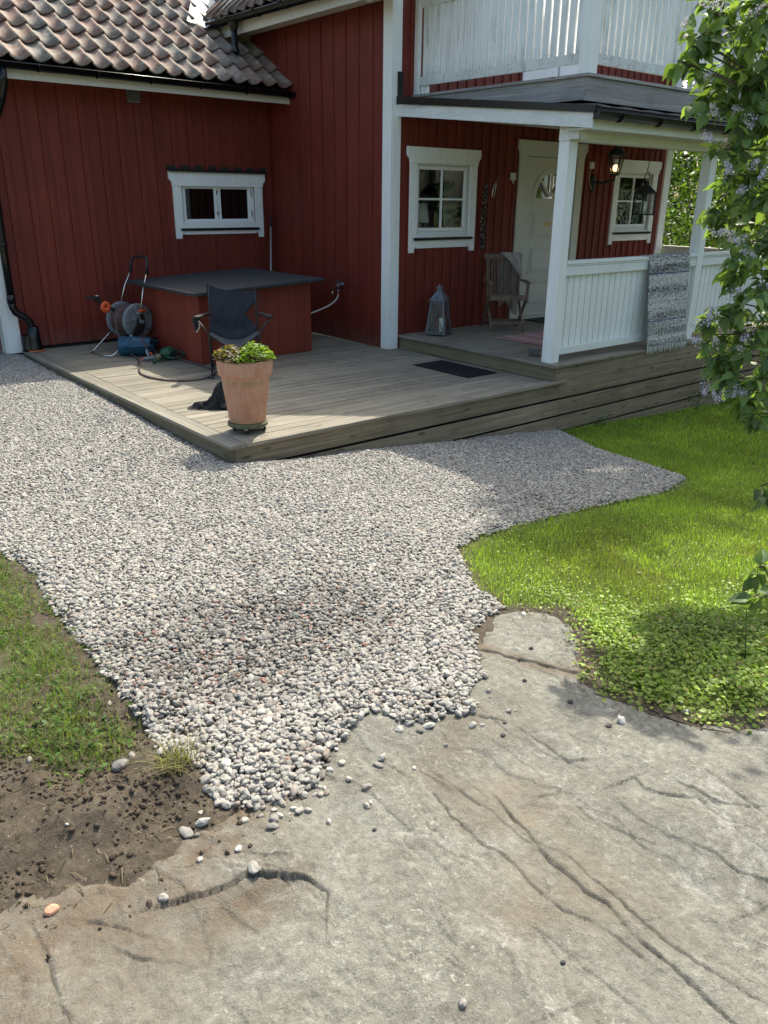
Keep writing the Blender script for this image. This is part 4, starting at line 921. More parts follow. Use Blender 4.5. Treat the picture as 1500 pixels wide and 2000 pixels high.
def window(x0, x1, z0, z1, y, panes, name='window', cz0=None, cz1=None, cx0=None, cx1=None, sill=True, split=False):
    """x0..z1 = opening inside the casing; c* = casing outer"""
    w = sub(name, house, ((x0+x1)/2, y, z0))
    casing(cx0, cx1, cz0, cz1, y).build('casing', M['white'], w, bevel=.003)
    fr = MB(); fw = .045; g = y+.018
    fr.box(x0-.01, x0+fw, g, g+.075, z0, z1); fr.box(x1-fw, x1+.01, g, g+.075, z0, z1); fr.box(x0+fw, x1-fw, g, g+.075, z1-fw, z1+.01); fr.box(x0+fw, x1-fw, g, g+.075, z0-.005, z0+fw)
    fr.build('frame', M['white'], w, bevel=.003)
    xs = [(x0+fw+.003, x1-fw-.003)]
    if split: mid = (x0+x1)/2; xs = [(x0+fw+.003, mid-.004), (mid+.004, x1-fw-.003)]
    s = MB(); gl = MB(); sw = .042; g2 = g-.008
    for a, e in xs:
        zb, zt = z0+fw+.003, z1-fw-.003
        s.box(a, a+sw, g2, g2+.035, zb, zt); s.box(e-sw, e, g2, g2+.035, zb, zt); s.box(a+sw, e-sw, g2, g2+.035, zt-sw, zt); s.box(a+sw, e-sw, g2, g2+.035, zb, zb+sw)
        nx, nz = panes
        for k in range(1, nx): xm = a+sw+(e-a-2*sw)*k/nx; s.box(xm-.012, xm+.012, g2+.002, g2+.03, zb+sw, zt-sw)
        for k in range(1, nz):
            zm = zb+sw+(zt-zb-2*sw)*k/nz
            for q in range(nx):
                xa = a+sw+(e-a-2*sw)*q/nx+(.012 if q else 0); xb = a+sw+(e-a-2*sw)*(q+1)/nx-(.012 if q < nx-1 else 0)
                s.box(xa, xb, g2+.002, g2+.03, zm-.012, zm+.012)
        gl.add([(a+sw, g2+.022, zb+sw), (e-sw, g2+.022, zb+sw), (e-sw, g2+.022, zt-sw), (a+sw, g2+.022, zt-sw)], [(0, 1, 2, 3)])
    s.build('sash', M['white'], w, bevel=.003); gl.build('pane', M['glass'], w)
    if sill:
        b = MB(); b.prism([(y-.055, z0-.030), (y+.018, z0-.012), (y+.018, z0-.006), (y-.055, z0-.024)], 'yz', x0-.03, x1+.03)
        b.box(x0-.03, x1+.03, y-.058, y-.052, z0-.050, z0-.022); b.build('sill', M['blk'], w)
    return w
w1 = window(SW[0], SW[1], SW[2]+.03, SW[3], Yw, (1, 1), cx0=2.035, cx1=3.434, cz0=1.218, cz1=2.028, split=True)
w1['label'] = 'small low window with two panes under a black tin hood'
b = MB(); b.prism([(Yw-.075, 2.030), (Yw-.003, 2.048), (Yw-.003, 2.056), (Yw-.075, 2.038)], 'yz', 2.015, 3.452); b.box(2.015, 3.452, Yw-.078, Yw-.0755, 2.018, 2.038)
x = 2.02
while x < 3.44: b.box(x, min(x+.115, 3.45), Yw-.034, Yw-.024, 2.050, 2.092); b.box(x+.02, min(x+.07, 3.45), Yw-.044, Yw-.0345, 2.050, 2.084); x += .19
b.build('hood', M['blkmatt'], w1)
for z in (1.50, 1.76):
    b = MB(); b.box(2.70, 2.712, Yw-.004, Yw+.009, z, z+.05); b.tube([(2.712, Yw+.0, z+.03), (2.75, Yw-.004, z+.035)], .003, 5); b.build('latch', M['steel'], w1)
    b = MB(); b.box(3.222, 3.234, Yw-.004, Yw+.009, z-.02, z+.06); b.build('hinge', M['steel'], w1)
w2 = window(W2[0]+.03, W2[1]-.03, W2[2]+.05, W2[3], Yd, (2, 2), cx0=3.792, cx1=4.989, cz0=1.124, cz1=2.294)
w2['label'] = 'four-pane window with a white table lamp showing inside'
w3 = window(W3[0]+.03, W3[1]-.03, W3[2]+.05, W3[3], Yd, (2, 2), cx0=7.744, cx1=8.92, cz0=1.122, cz1=2.292)
w3['label'] = 'four-pane window with lace curtain behind the hanging lantern'
# curtains (hung indoors)
def drape(name, x0, x1, z0, z1, y, mat, folds=9, amp=.02, label=None, cat='curtain'):
    n = 60; V = []; F = []
    for i in range(n+1):
        u = i/n; x = x0+(x1-x0)*u; yy = y+amp*math.sin(u*folds*6.283)+amp*.5*math.sin(u*folds*2.7*6.283)
        V += [(x, yy, z0), (x, yy*.7+y*.3, z1)]
    for i in range(n): F.append((2*i, 2*i+2, 2*i+3, 2*i+1))
    b = MB(); b.add(V, F); o = b.build(name, mat, None, True, fixn=False); return tag(o, label, cat)
drape('curtain', 3.93, 4.17, 1.25, 2.2, Yd+.20, M['curtain'], 3, .015, 'grey curtain at the left inside the four-pane window nearest the deck')
drape('curtain', 4.60, 4.86, 1.25, 2.2, Yd+.20, M['curtain_w'], 3, .012, 'pale curtain at the right inside the four-pane window nearest the deck')
def lace():
    t = NT('lace'); sx = t.n.new('ShaderNodeSeparateXYZ'); t.l.new(t.pos, sx.inputs[0])
    vo = t.n.new('ShaderNodeTexVoronoi'); vo.inputs['Scale'].default_value = 1; t.l.new(t.map((30, 1, 17)), vo.inputs['Vector'])
    n = t.noise(t.map((44, 1, 24)), 1, 3); f = t.math('GREATER_THAN', t.math('SUBTRACT', t.math('ADD', n, .0), t.math('MULTIPLY', vo.outputs['Distance'], .33)), .33)
    tr = t.n.new('ShaderNodeBsdfTransparent'); mx = t.n.new('ShaderNodeMixShader'); t.set((.85, .87, .85), .8)
    t.l.new(t.math('MULTIPLY', f, .8), mx.inputs[0]); t.l.new(tr.outputs[0], mx.inputs[1]); t.l.new(t.b.outputs[0], mx.inputs[2]); t.l.new(mx.outputs[0], t.out.inputs[0]); return t.m
drape('lace_curtain', 7.94, 8.74, 1.32, 1.90, Yd+.13, lace(), 7, .010, 'white patterned lace curtain across the lower half of the far porch window')

# front door
dr = sub('door', house, (6.43, Yd, HS)); casing(5.672, 7.086, HS+.004, 2.452, Yd, bw=.14, bh=0).build('casing', M['cream'], dr, bevel=.003)
b = MB(); y0 = Yd+.012
b.box(5.80, 5.965, y0, y0+.08, HS+.002, 2.30); b.box(6.895, 7.00, y0, y0+.08, HS+.002, 2.30); b.box(5.965, 6.895, y0, y0+.08, 2.265, 2.30); b.box(5.965, 6.895, y0-.03, y0+.08, HS+.002, HS+.03); b.build('frame', M['cream'], dr, bevel=.003)
# leaf with a half-round light cut out
DX0, DX1, DZ0, DZ1, yl = 5.972, 6.888, HS+.035, 2.258, Yd+.020; cx, cz, rr = 6.43, 1.755, .335
b = MB(); ring = [(cx+rr*math.cos(math.pi*k/24), cz+rr*math.sin(math.pi*k/24)) for k in range(25)]
b.box(DX0, DX1, yl, yl+.045, DZ0, cz, .5)
poly = [(DX1, cz), (DX1, DZ1), (DX0, DZ1), (DX0, cz)]+ring[::-1]
b.prism(poly, 'xz', yl, yl+.045, .5); b.build('leaf', M['cream'], dr)
b = MB()
for pz0, pz1 in ((1.22, 1.60), (.775, 1.155), (.335, .715)):
    for d_, hgt in ((0, .006), (.045, .009)):
        xa, xb, za, zb = 6.07+d_, 6.79-d_, pz0+d_, pz1-d_; w_ = .012
        for q in ((xa, xb, za, za+w_), (xa, xb, zb-w_, zb)): b.box(q[0], q[1], yl-hgt*1.8, yl-.0005, q[2], q[3])
        for q in ((xa, xa+w_, za+w_, zb-w_), (xb-w_, xb, za+w_, zb-w_)): b.box(q[0], q[1], yl-hgt*1.8, yl-.0005, q[2], q[3])
    b.box(6.14, 6.72, yl-.005, yl-.0008, pz0+.07, pz1-.07)
b.build('panel_moulding', M['cream'], dr, bevel=.002)
fl = sub('fanlight', dr, (cx, yl, cz)); b = MB()
for k in range(24):
    a0, a1 = math.pi*k/24, math.pi*(k+1)/24; ro, ri = rr+.045, rr-.02
    b.prism([(cx+ri*math.cos(a0), cz+ri*math.sin(a0)), (cx+ro*math.cos(a0), cz+ro*math.sin(a0)), (cx+ro*math.cos(a1), cz+ro*math.sin(a1)), (cx+ri*math.cos(a1), cz+ri*math.sin(a1))], 'xz', yl-.018, yl-.001)
b.box(cx-rr-.045, cx+rr+.045, yl-.018, yl-.001, cz-.045, cz-.001)
for an in (45, 90, 135):
    a = R(an); b.beam((cx+.03*math.cos(a), yl-.008, cz+.03*math.sin(a)), (cx+(rr-.015)*math.cos(a), yl-.008, cz+(rr-.015)*math.sin(a)), .03, .02, (0, 1, 0))
b.build('fan_frame', M['cream'], fl, bevel=.002)
b = MB(); b.add([(x, yl+.02, z) for x, z in ring], [tuple(range(25))]); b.build('fan_pane', M['glass'], fl)
b = MB(); b.lathe([(.001, -.006), (.035, -.006), (.042, -.003), (.046, .0)], n=24)
b.v = [(6.40+p[0]*1.35, yl-.004+p[2], 1.43+p[1]*.85) for p in b.v]; b.build('name_plate', M['brass'], dr, True)
b = MB(); b.cyl((6.83, yl-.012, 1.12), .024, .011, 16, 'y'); b.tube([(6.83, yl-.01, 1.12), (6.83, yl-.05, 1.12), (6.72, yl-.055, 1.12)], .009, 8); b.build('handle', M['steel'], dr, True)
# balcony door upstairs
ud = sub('balcony_door', house, (6.39, Yd, 2.82)); casing(5.62, 7.16, 2.83, 4.95, Yd, bw=.14, bh=0).build('casing', M['white'], ud, bevel=.003)
b = MB(); b.box(5.80, 6.37, Yd+.01, Yd+.06, 2.84, 3.45); b.box(6.41, 6.98, Yd+.01, Yd+.06, 2.84, 3.45)
for xa in (5.80, 6.90, 6.30, 6.41): b.box(xa, xa+.08, Yd+.01, Yd+.06, 3.451, 4.78)
b.box(5.68, 7.1, Yd+.0, Yd+.09, 4.781, 4.86); b.box(5.68, 5.797, Yd, Yd+.09, 2.83, 4.78); b.box(6.983, 7.1, Yd, Yd+.09, 2.83, 4.78); b.build('leaf', M['white'], ud)
b = MB(); b.add([(5.88, Yd+.035, 3.45), (6.9, Yd+.035, 3.45), (6.9, Yd+.035, 4.78), (5.88, Yd+.035, 4.78)], [(0, 1, 2, 3)]); b.build('pane', M['glass'], ud)
room(5.7, 7.1, Yd+.11, Yd+1.5, 2.83, 4.86)

# ------------------------------------------------------------------ roofs
def tiles(b, org, e, up_, nrm, ncol, nrow, pw, pl, colmax=None, colmin=None):
    """S-profile clay tiles laid from an eave corner: e along the eave, up_ up the slope"""
    org, e, up_, nrm = map(Vector, (org, e, up_, nrm)); K = 18; L = pl+.06
    us = [i/(K-1) for i in range(K)]
    def prof(u):
        if u < .82: t = u/.82; return .026-.042*math.sin(math.pi*t)**.9
        t = (u-.82)/.20; return .030+.012*math.sin(math.pi*min(t, 1))
    P = [(u*pw*1.06, prof(u)) for u in us]
    for r_ in range(nrow):
        for c_ in range(ncol):
            if colmax and c_ >= colmax(r_): continue
            if colmin and c_ < colmin(r_): continue
            o_ = org+e*(c_*pw+random.uniform(-.004, .004))+up_*(r_*pl+random.uniform(-.007, .007)); tl = random.uniform(-.004, .004)
            vs = []; rn = random.random()
            for t in (0, .5, 1):
                hh = .032*(1-t)+tl*(1-t)
                for du, dh in P: vs.append(o_+e*du+up_*(t*L)+nrm*(hh+dh))
            for du, dh in P: vs.append(o_+e*du+up_*.002+nrm*(.032+tl+dh-.017))
            for du, dh in P: vs.append(o_+e*du+up_*.25+nrm*(.016+dh-.017))
            fs = []
            for a in (0, 1):
                for i in range(K-1): q = a*K+i; fs.append((q, q+1, q+K+1, q+K))
            for i in range(K-1): fs.append((i+1, i, 3*K+i, 3*K+i+1)); fs.append((3*K+i+1, 3*K+i, 4*K+i, 4*K+i+1))
            b.add(vs, fs, rn)
TH = R(32.3); lo = sub('lower_roof', house, (1.6, 4.4, 3.0))
EY, EZ = 4.44, 3.015; PW, PL = .2135, .385; u_ = (0, math.cos(TH), math.sin(TH)); n_ = (0, -math.sin(TH), math.cos(TH))
X0 = Xs-.005-PW*22
def cm(r_):
    z = EZ+r_*PL*math.sin(TH)
    return 22 if z < 3.80 else int(22+(z-3.95)/PW-1.2)
b = MB(); tiles(b, (X0, EY, EZ), (1, 0, 0), u_, n_, 34, 10, PW, PL, cm)
b.build('clay_tiles', M['tile'], lo, True, fixn=False)
b = MB(); yt = 8.2; zt = EZ+(yt-EY)*math.tan(TH)
b.prism([(EY+.03, EZ-.045), (yt, zt-.045), (yt, zt-.075), (EY+.03, EZ-.075)], 'yz', X0-.05, Xs-.004)
b.prism([(5.75, EZ+(5.75-EY)*math.tan(TH)-.045), (yt, zt-.045), (yt, zt-.075), (5.75, EZ+(5.75-EY)*math.tan(TH)-.075)], 'yz', Xs-.0035, 5.2)
b.prism([(yt, zt-.045), (12, 2.6), (12, 2.55), (yt, zt-.075)], 'yz', X0-.05, 5.2)
b.build('roof_deck', M['blkmatt'], lo)
b = MB(); b.box(X0-.05, Xs-.005, EY+.04, EY+.065, 2.845, 2.958); b.build('fascia_board', M['cream'], lo)
b = MB(); b.box(X0-.05, Xs-.005, EY+.066, Yw-.032, 2.935, 2.955); b.build('soffit', M['cream'], lo)
b = MB(); b.prism([(EY-.02, 2.985), (EY+.10, 3.02), (EY+.10, 3.0), (EY-.02, 2.965)], 'yz', X0-.05, Xs-.012); b.build('drip_edge', M['blkmatt'], lo)
gutter('gutter', house, (X0-.05, EY-.048, 2.985), (Xs+.02, EY-.048, 2.965), .060, M['blk'])
# left downpipe
b = MB()
b.tube([(.05, EY-.045, 2.94), (.05, EY-.045, 2.80), (.04, EY+.06, 2.66), (.0, 4.78, 2.42), (-.06, 4.86, 2.28), (-.075, 4.868, 1.2), (-.075, 4.868, .60)], .042, 14)
pts = [(-.075, 4.868, .60), (-.073, 4.866, .52), (-.05, 4.863, .46), (.0, 4.86, .42), (.055, 4.86, .385), (.09, 4.86, .34), (.105, 4.86, .28), (.108, 4.86, .22)]
b.tube(pts, [.046]+[.042]*6+[.042], 14)
b.tube([(-.075, 4.868, .66), (-.075, 4.868, .56)], .048, 14); b.tube([(-.075, 4.868, 1.22), (-.075, 4.868, 1.19)], .05, 14); b.beam((-.075, 4.90, .78), (-.075, 4.98, .78), .03, .03)
b.lathe([(.050, .29), (.066, .28), (.070, .15), (.084, .03), (.088, .003), (.001, .003)], (.112, 4.855, 0), 20); b.lathe([(.06, .19), (.066, .03), (.072, .003), (.001, .003)], (.045, 4.88, 0), 14)
b.build('downpipe', M['blk'], house, True)
b = MB(); b.lathe([(.090, .018), (.102, .016), (.104, .002), (.089, .002)], (.112, 4.855, 0), 24); b.build('drain_ring', M['termite'], house, True)
# upper roof
ug = sub('upper_roof', house, (3.2, 5, 3.8)); PH = R(45); b = MB()
uu = (math.cos(PH), 0, math.sin(PH)); nn = (-math.sin(PH), 0, math.cos(PH))
UY0 = 1.93
tiles(b, (3.13, 5.93, 3.865), (0, -1, 0), uu, nn, 19, 12, .2105, .385, None, lambda r_: -r_)
b.build('clay_tiles', M['tile'], ug, True, fixn=False)
RX = 6.42; RZ = 3.84+(RX-3.12)
b = MB(); b.prism([(3.16, 3.85), (RX, RZ-.03), (9.72, 3.85), (9.72, 3.80), (RX, RZ-.08), (3.16, 3.80)], 'xz', UY0, 5.9)
b.prism([(3.6, 4.20), (RX, RZ-.03), (9.72, 3.85), (9.72, 3.80), (RX, RZ-.08), (3.6, 4.15)], 'xz', 5.901, 9.5); b.build('roof_deck', M['blkmatt'], ug)
b = MB(); b.prism([(3.13, 3.82), (RX, RZ-.02), (9.75, 3.82), (9.75, 3.66), (RX, RZ-.2), (3.13, 3.66)], 'xz', UY0-.03, UY0-.002); b.build('bargeboard', M['white'], ug)
b = MB(); b.box(3.205, 3.23, UY0, 5.88, 3.66, 3.795); b.build('fascia_board', M['cream'], ug)
b = MB(); b.box(3.231, Xs-.024, UY0, 5.88, 3.715, 3.73); b.build('soffit', M['cream'], ug)
b = MB(); b.prism([(3.08, 3.83), (3.22, 3.875), (3.22, 3.86), (3.08, 3.815)], 'xz', UY0, 5.9); b.build('drip_edge', M['blkmatt'], ug)
gutter('gutter', ug, (3.105, 6.0, 3.835), (3.105, UY0-.02, 3.795), .062, M['blk'], 1)
b = MB(); b.lathe([(.062, .0), (.058, -.05), (.044, -.09)], (3.105, 5.0, 3.77), 14)
b.tube([(3.105, 5.0, 3.70), (3.105, 5.0, 3.55), (3.10, 4.985, 3.50), (3.085, 4.955, 3.455), (3.065, 4.90, 3.43)], .042, 14); b.build('downpipe', M['blk'], house, True)
# crumpled metal flashing in the valley
nx, ny = 26, 60; P0 = np.array([2.98, 5.42]); V = []
for j in range(ny):
    t = j/(ny-1)
    for i in range(nx):
        s_ = i/(nx-1)-.5; x = 3.05+t*1.6+s_*.50; y = 5.50+t*2.35-s_*.32
        zl = EZ+(y-EY)*math.tan(TH)+.055; zu = 3.865+(x-3.13)*1.0+.03
        z = max(zl, zu)+.05*float(fbm(x*6, y*6, 41, 4))+.025*abs(float(fbm(x*16, y*16, 43, 3)))-.02*float(np.exp(-(s_*8)**2))
        V.append((x, y, z))
F = [(j*nx+i, j*nx+i+1, (j+1)*nx+i+1, (j+1)*nx+i) for j in range(ny-1) for i in range(nx-1)]
b = MB(); b.add(V, F); b.build('valley_flashing', M['flash'], house, True, fixn=False)
# vent on the low wall
b = MB(); b.box(1.595, 1.745, Yw-.035, Yw-.004, 2.765, 2.93)
for k in range(5): b.prism([(Yw-.060, 2.775+k*.029), (Yw-.0355, 2.790+k*.029), (Yw-.0355, 2.796+k*.029), (Yw-.060, 2.781+k*.029)], 'yz', 1.60, 1.74)
b.build('vent', M['greyplast'], house)
# interior lamp seen through the window
lp = thing('table_lamp', 'white table lamp standing inside the four-pane window', 'lamp', (4.30, Yd+.30, 1.22))
b = MB(); b.lathe([(.001, .0), (.055, .0), (.06, .02), (.05, .05), (.055, .12), (.035, .18), (.012, .21), (.012, .25)], (4.30, Yd+.30, 1.22), 20); b.build('base', M['shade'], lp, True)
b = MB(); b.lathe([(.115, .24), (.085, .46)], (4.30, Yd+.30, 1.22), 28); b.build('shade', M['shade'], lp, True)
# ------------------------------------------------------------------ things on and around the deck
def arc(c, r, a0, a1, n, f): return [f(c, r, R(a0+(a1-a0)*i/n)) for i in range(n+1)]
def spline(pts, n=8):
    """Catmull-Rom through points"""
    P = [Vector(p) for p in pts]; P = [P[0]*2-P[1]]+P+[P[-1]*2-P[-2]]; out = []
    for i in range(1, len(P)-2):
        for k in range(n):
            t = k/n; a, b_, c, d = P[i-1:i+3]
            out.append(.5*((2*b_)+(c-a)*t+(2*a-5*b_+4*c-d)*t*t+(3*b_-a-3*c+d)*t**3))
    return out+[P[-2]]
# covered box
bx_ = thing('covered_box', 'red boarded box with a black felt lid standing on the deck against the wall', 'box', (2.0, 3.65, 0))
b = MB(); zt = lambda x: .752+(x-1.2)*.046
def vb(x0, x1, y0, y1):
    b.add([(x0, y0, .004), (x1, y0, .004), (x1, y1, .004), (x0, y1, .004), (x0, y0, zt(x0)), (x1, y0, zt(x1)), (x1, y1, zt(x1)), (x0, y1, zt(x0))], [(0, 3, 2, 1), (4, 5, 6, 7), (0, 1, 5, 4), (1, 2, 6, 5), (2, 3, 7, 6), (3, 0, 4, 7)])
x = 1.30
while x < 2.72: e = min(x+random.choice([.12, .145, .17, .095]), 2.72); vb(x+.0012, e-.0012, 2.900+random.uniform(-.001, .001), 2.92); x = e
y = 2.9005
while y < 4.40: e = min(y+random.choice([.12, .145, .17]), 4.40); vb(1.28+random.uniform(-.001, .001), 1.299, y+.0012, e-.0012); vb(2.7205, 2.74, y+.0012, e-.0012); y = e
vb(1.30, 2.72, 2.925, 4.38)
b.build('side_board', M['red_deep'], bx_, bevel=.0015)
b = MB()
for xa, xb in ((1.15, 1.985), (1.987, 2.83)):
    za, zb = zt(xa)+.003, zt(xb)+.003; y0, y1 = 2.735, 4.50
    b.add([(xa, y0, za), (xb, y0, zb), (xb, y1, zb), (xa, y1, za), (xa, y0, za+.034), (xb, y0, zb+.034), (xb, y1, zb+.034), (xa, y1, za+.034)], [(0, 3, 2, 1), (4, 5, 6, 7), (0, 1, 5, 4), (1, 2, 6, 5), (2, 3, 7, 6), (3, 0, 4, 7)])
b.build('lid', M['felt'], bx_, bevel=.006)

# terracotta pot on a wheeled trolley
PX, PY = .315, .285
tr = thing('plant_trolley', 'round mossy wooden plant trolley on small castors under the terracotta pot', 'trolley', (PX, PY, 0))
b = MB(); b.lathe([(.001, .050), (.150, .050), (.158, .056), (.158, .078), (.150, .084), (.001, .084)], (PX, PY, 0), 40); b.build('disc', M['mossy'], tr)
for k in range(4):
    a = R(-128+90*k); x, y = PX+.115*math.cos(a), PY+.115*math.sin(a); b = MB()
    b.cyl((x, y, .040), .014, .0095, 12); b.beam((x-.008, y, .042), (x+.012, y-.003, .020), .006, .016); b.build('bracket', M['chrome'], tr)
    b = MB(); b.lathe([(.001, -.009), (.017, -.009), (.021, -.005), (.021, .005), (.017, .009), (.001, .009)], n=16)
    ca, sa = math.cos(a+1), math.sin(a+1); b.v = [(x+.010+p[2]*ca+p[0]*-sa, y+p[2]*sa+p[0]*ca, .0215+p[1]) for p in b.v]; b.build('castor', M['blkmatt'], tr, True)
pot = thing('flower_pot', 'tall terracotta flower pot with a broad rim at the front corner of the deck', 'pot', (PX, PY, .085))
b = MB(); b.lathe([(.001, .086), (.138, .086), (.143, .092), (.188, .445), (.190, .452), (.205, .455), (.209, .460), (.216, .560), (.214, .572), (.205, .577), (.196, .572), (.188, .50), (.185, .46)], (PX, PY, 0), 64)
b.build('body', M['terracotta'], pot, True)
b = MB(); b.lathe([(.001, .528), (.192, .522)], (PX, PY, 0), 40); b.v = [(x, y, z+.012*float(fbm(x*30, y*30, 3))) for x, y, z in b.v]; b.build('potting_soil', M['soil_dark'], pot, True, fixn=False)
# geranium
ge = thing('geranium', 'leafy geranium with green and bronze leaves growing in the terracotta pot', 'plant', (PX, PY, .53))
n = 620; th = rng.uniform(0, 6.283, n); rr = .20*np.sqrt(rng.random(n)); xx = PX+rr*np.cos(th)*1.0; yy = PY+rr*np.sin(th)
side = (xx-PX)*rt.x+(yy-PY)*rt.y        # two clumps: bronze to the left, green to the right, a dip between
top = .100+.05*np.exp(-((side-.07)/.07)**2)+.035*np.exp(-((side+.12)/.05)**2)-.03*np.exp(-((side+.03)/.03)**2)
hh = top*(1-(rr/.24)**2*.6)*rng.uniform(.35, 1.05, n)
P = np.stack([xx*1.0+(xx-PX)*.12, yy+(yy-PY)*.12, .545+hh], 1); D = np.stack([np.cos(th)+rng.normal(0, .5, n), np.sin(th)+rng.normal(0, .5, n), rng.normal(.15, .35, n)], 1)
Nn = np.stack([np.cos(th)*.45+rng.normal(0, .3, n), np.sin(th)*.45+rng.normal(0, .3, n), np.ones(n)], 1)
g = smooth01((side+.035)/.03)[:, None]
c = gcol(n, (.07, .14, .022), (.15, .25, .045), .2)*g+(1-g)*gcol(n, (.07, .09, .045), (.15, .115, .065), .25)
L = rng.uniform(.018, .032, n)
# scalloped round leaves: fan of 9 points
V = []; Fq = []; Cc = []
for i in range(n):
    d = D[i]/np.linalg.norm(D[i]); s = np.cross(d, Nn[i]); s /= np.linalg.norm(s); nn_ = np.cross(s, d); o = len(V); V.append(P[i]); Cc.append(c[i]*.8)
    for k in range(12):
        a = -2.7+5.4*k/11; r_ = L[i]*.62*(1+.10*(k % 2)); V.append(P[i]+d*(L[i]*.35+r_*math.cos(a))+s*r_*math.sin(a)+nn_*(.25*L[i]*(abs(math.sin(a)))+.10*L[i]*(k % 2))); Cc.append(c[i]*(1.25 if g[i] > .5 else 1)*np.array([1.2, 1, .9]))
    for k in range(11): Fq.append((o, o+1+k, o+2+k))
npmesh('foliage', np.array(V), np.array(Fq), M['leaf'], ge, dict(col=('FLOAT_COLOR', rgba(np.clip(np.array(Cc), 0, 1)))))
b = MB()
for k in range(26):
    a = random.uniform(0, 6.28); r_ = random.uniform(.02, .17); b.tube([(PX+r_*.5*math.cos(a), PY+r_*.5*math.sin(a), .52), (PX+r_*.8*math.cos(a), PY+r_*.8*math.sin(a), .57), (PX+r_*math.cos(a), PY+r_*math.sin(a), .61+random.uniform(0, .04))], .0035, 5)
b.build('stem', plain('stem_brown', (.12, .09, .04), .8), ge, True)

# folding camping chair (local: faces -y)
cc = thing('camping_chair', 'dark navy folding camping chair with sagging canvas in front of the red box', 'chair', (1.36, 2.30, 0.0), R(-29))
def grid_sheet(fn, nu, nv, thick=.0):
    V = [fn(i/nu, j/nv) for j in range(nv+1) for i in range(nu+1)]; F = [(j*(nu+1)+i, j*(nu+1)+i+1, (j+1)*(nu+1)+i+1, (j+1)*(nu+1)+i) for j in range(nv) for i in range(nu)]
    return V, F
def canvas(u, v):      # one sling of cloth: seat front edge -> seat -> up the back to the two poles
    fold = 0
    for a, ph, am in ((7.5, .3, .016), (12, 1.7, .010), (19, .6, .005)): fold += am*abs(math.sin(a*(u*.75-v*.55)+ph))
    if v < .40:
        t = v/.40; x = (-.25+.50*u)*(1-.05*t); sag = math.sin(math.pi*u)
        z = .455-.115*sag*(1-.25*t)-.045*t-.035*sag*(1-t)**2; y = -.235+.40*t; return (x, y, z+fold*.35*sag)
    t = (v-.40)/.60; e = smooth01(t/.25); sag = math.sin(math.pi*u)
    w0 = .24+.02*t; x = -w0+2*w0*u; pinch = math.exp(-((t-.42)/.20)**2); x -= .115*pinch*max(0, (u-.55)/.45)**1.6; x += .02*pinch*max(0, (.35-u)/.35)
    zt_ = .885-.075*u-.035*sag; zb = .41-.086*sag*(1-e*.0); z = zb*(1-t)+zt_*t
    y = .165+.05*e+.085*t-.055*sag*(1-t*.55)-fold*(1.1*math.sin(math.pi*min(1, t+.08))); return (x, y, z)
b = MB(); V, F = grid_sheet(lambda u, v: tuple(float(q) for q in canvas(u, v)), 44, 70); b.add(V, F); o = b.build('canvas', M['navy'], cc, True, local=True, fixn=False); md = o.modifiers.new('s', 'SOLIDIFY'); md.thickness = .004
for s_ in (-1, 1):
    b = MB(); b.tube([(s_*.245, .25, .02), (s_*.245, .215, .45), (s_*.238, .295, .865-.04*(s_ > 0))], .0085, 8); b.build('back_pole', M['blkmatt'], cc, True, local=True)
    b = MB(); b.tube([(s_*.245, -.25, .02), (s_*-.245, .23, .43)], .0085, 8); b.build('cross_leg', M['blkmatt'], cc, True, local=True)
    b = MB(); b.tube([(s_*.245, -.25, .01), (s_*.25, -.24, .45), (s_*.36, -.22, .595)], .0085, 8)
    b.build('leg', M['blkmatt'], cc, True, local=True)
    b = MB(); b.tube([(s_*.245, .25, .03), (s_*-.245, -.235, .43)], .008, 8); b.build('brace', M['blkmatt'], cc, True, local=True)
    V = []; prof = [(.0, .030), (.12, .040), (.3, .038), (.7, .032), (1, .020)]; b = MB()
    for t, w in prof:
        p = Vector((s_*.375, -.25, .615)).lerp(Vector((s_*.255, .235, .59)), t)
        for dx, dz in ((-w, 0), (-w*.6, .012), (w*.6, .012), (w, 0), (w*.6, -.010), (-w*.6, -.010)): V.append((p.x+dx, p.y, p.z+dz))
    F = [(i*6+k, i*6+(k+1) % 6, (i+1)*6+(k+1) % 6, (i+1)*6+k) for i in range(4) for k in range(6)]+[(5, 4, 3, 2, 1, 0), (24, 25, 26, 27, 28, 29)]
    b.add(V, F); b.build('armrest', M['blkmatt'], cc, True, local=True)
for x, y in ((-.245, -.25), (.245, -.25), (-.245, .25), (.245, .25)):
    b = MB(); b.lathe([(.001, .004), (.020, .004), (.022, .012), (.013, .035), (.001, .035)], (x, y, 0), 12); b.build('foot', M['blkmatt'], cc, local=True)
b = MB(); b.lathe([(.001, -.13), (.018, -.125), (.040, -.015), (.042, 0), (.038, 0), (.034, -.015)], (-.37, -.17, .60), 14); b.build('cup_holder', M['blackcloth'], cc, True, local=True)
b = MB(); b.tube([(-.345, -.205, .56), (-.335, -.21, .52), (-.36, -.2, .48), (-.375, -.2, .465)], .004, 5); b.build('piping', M['hosewhite'], cc, local=True)

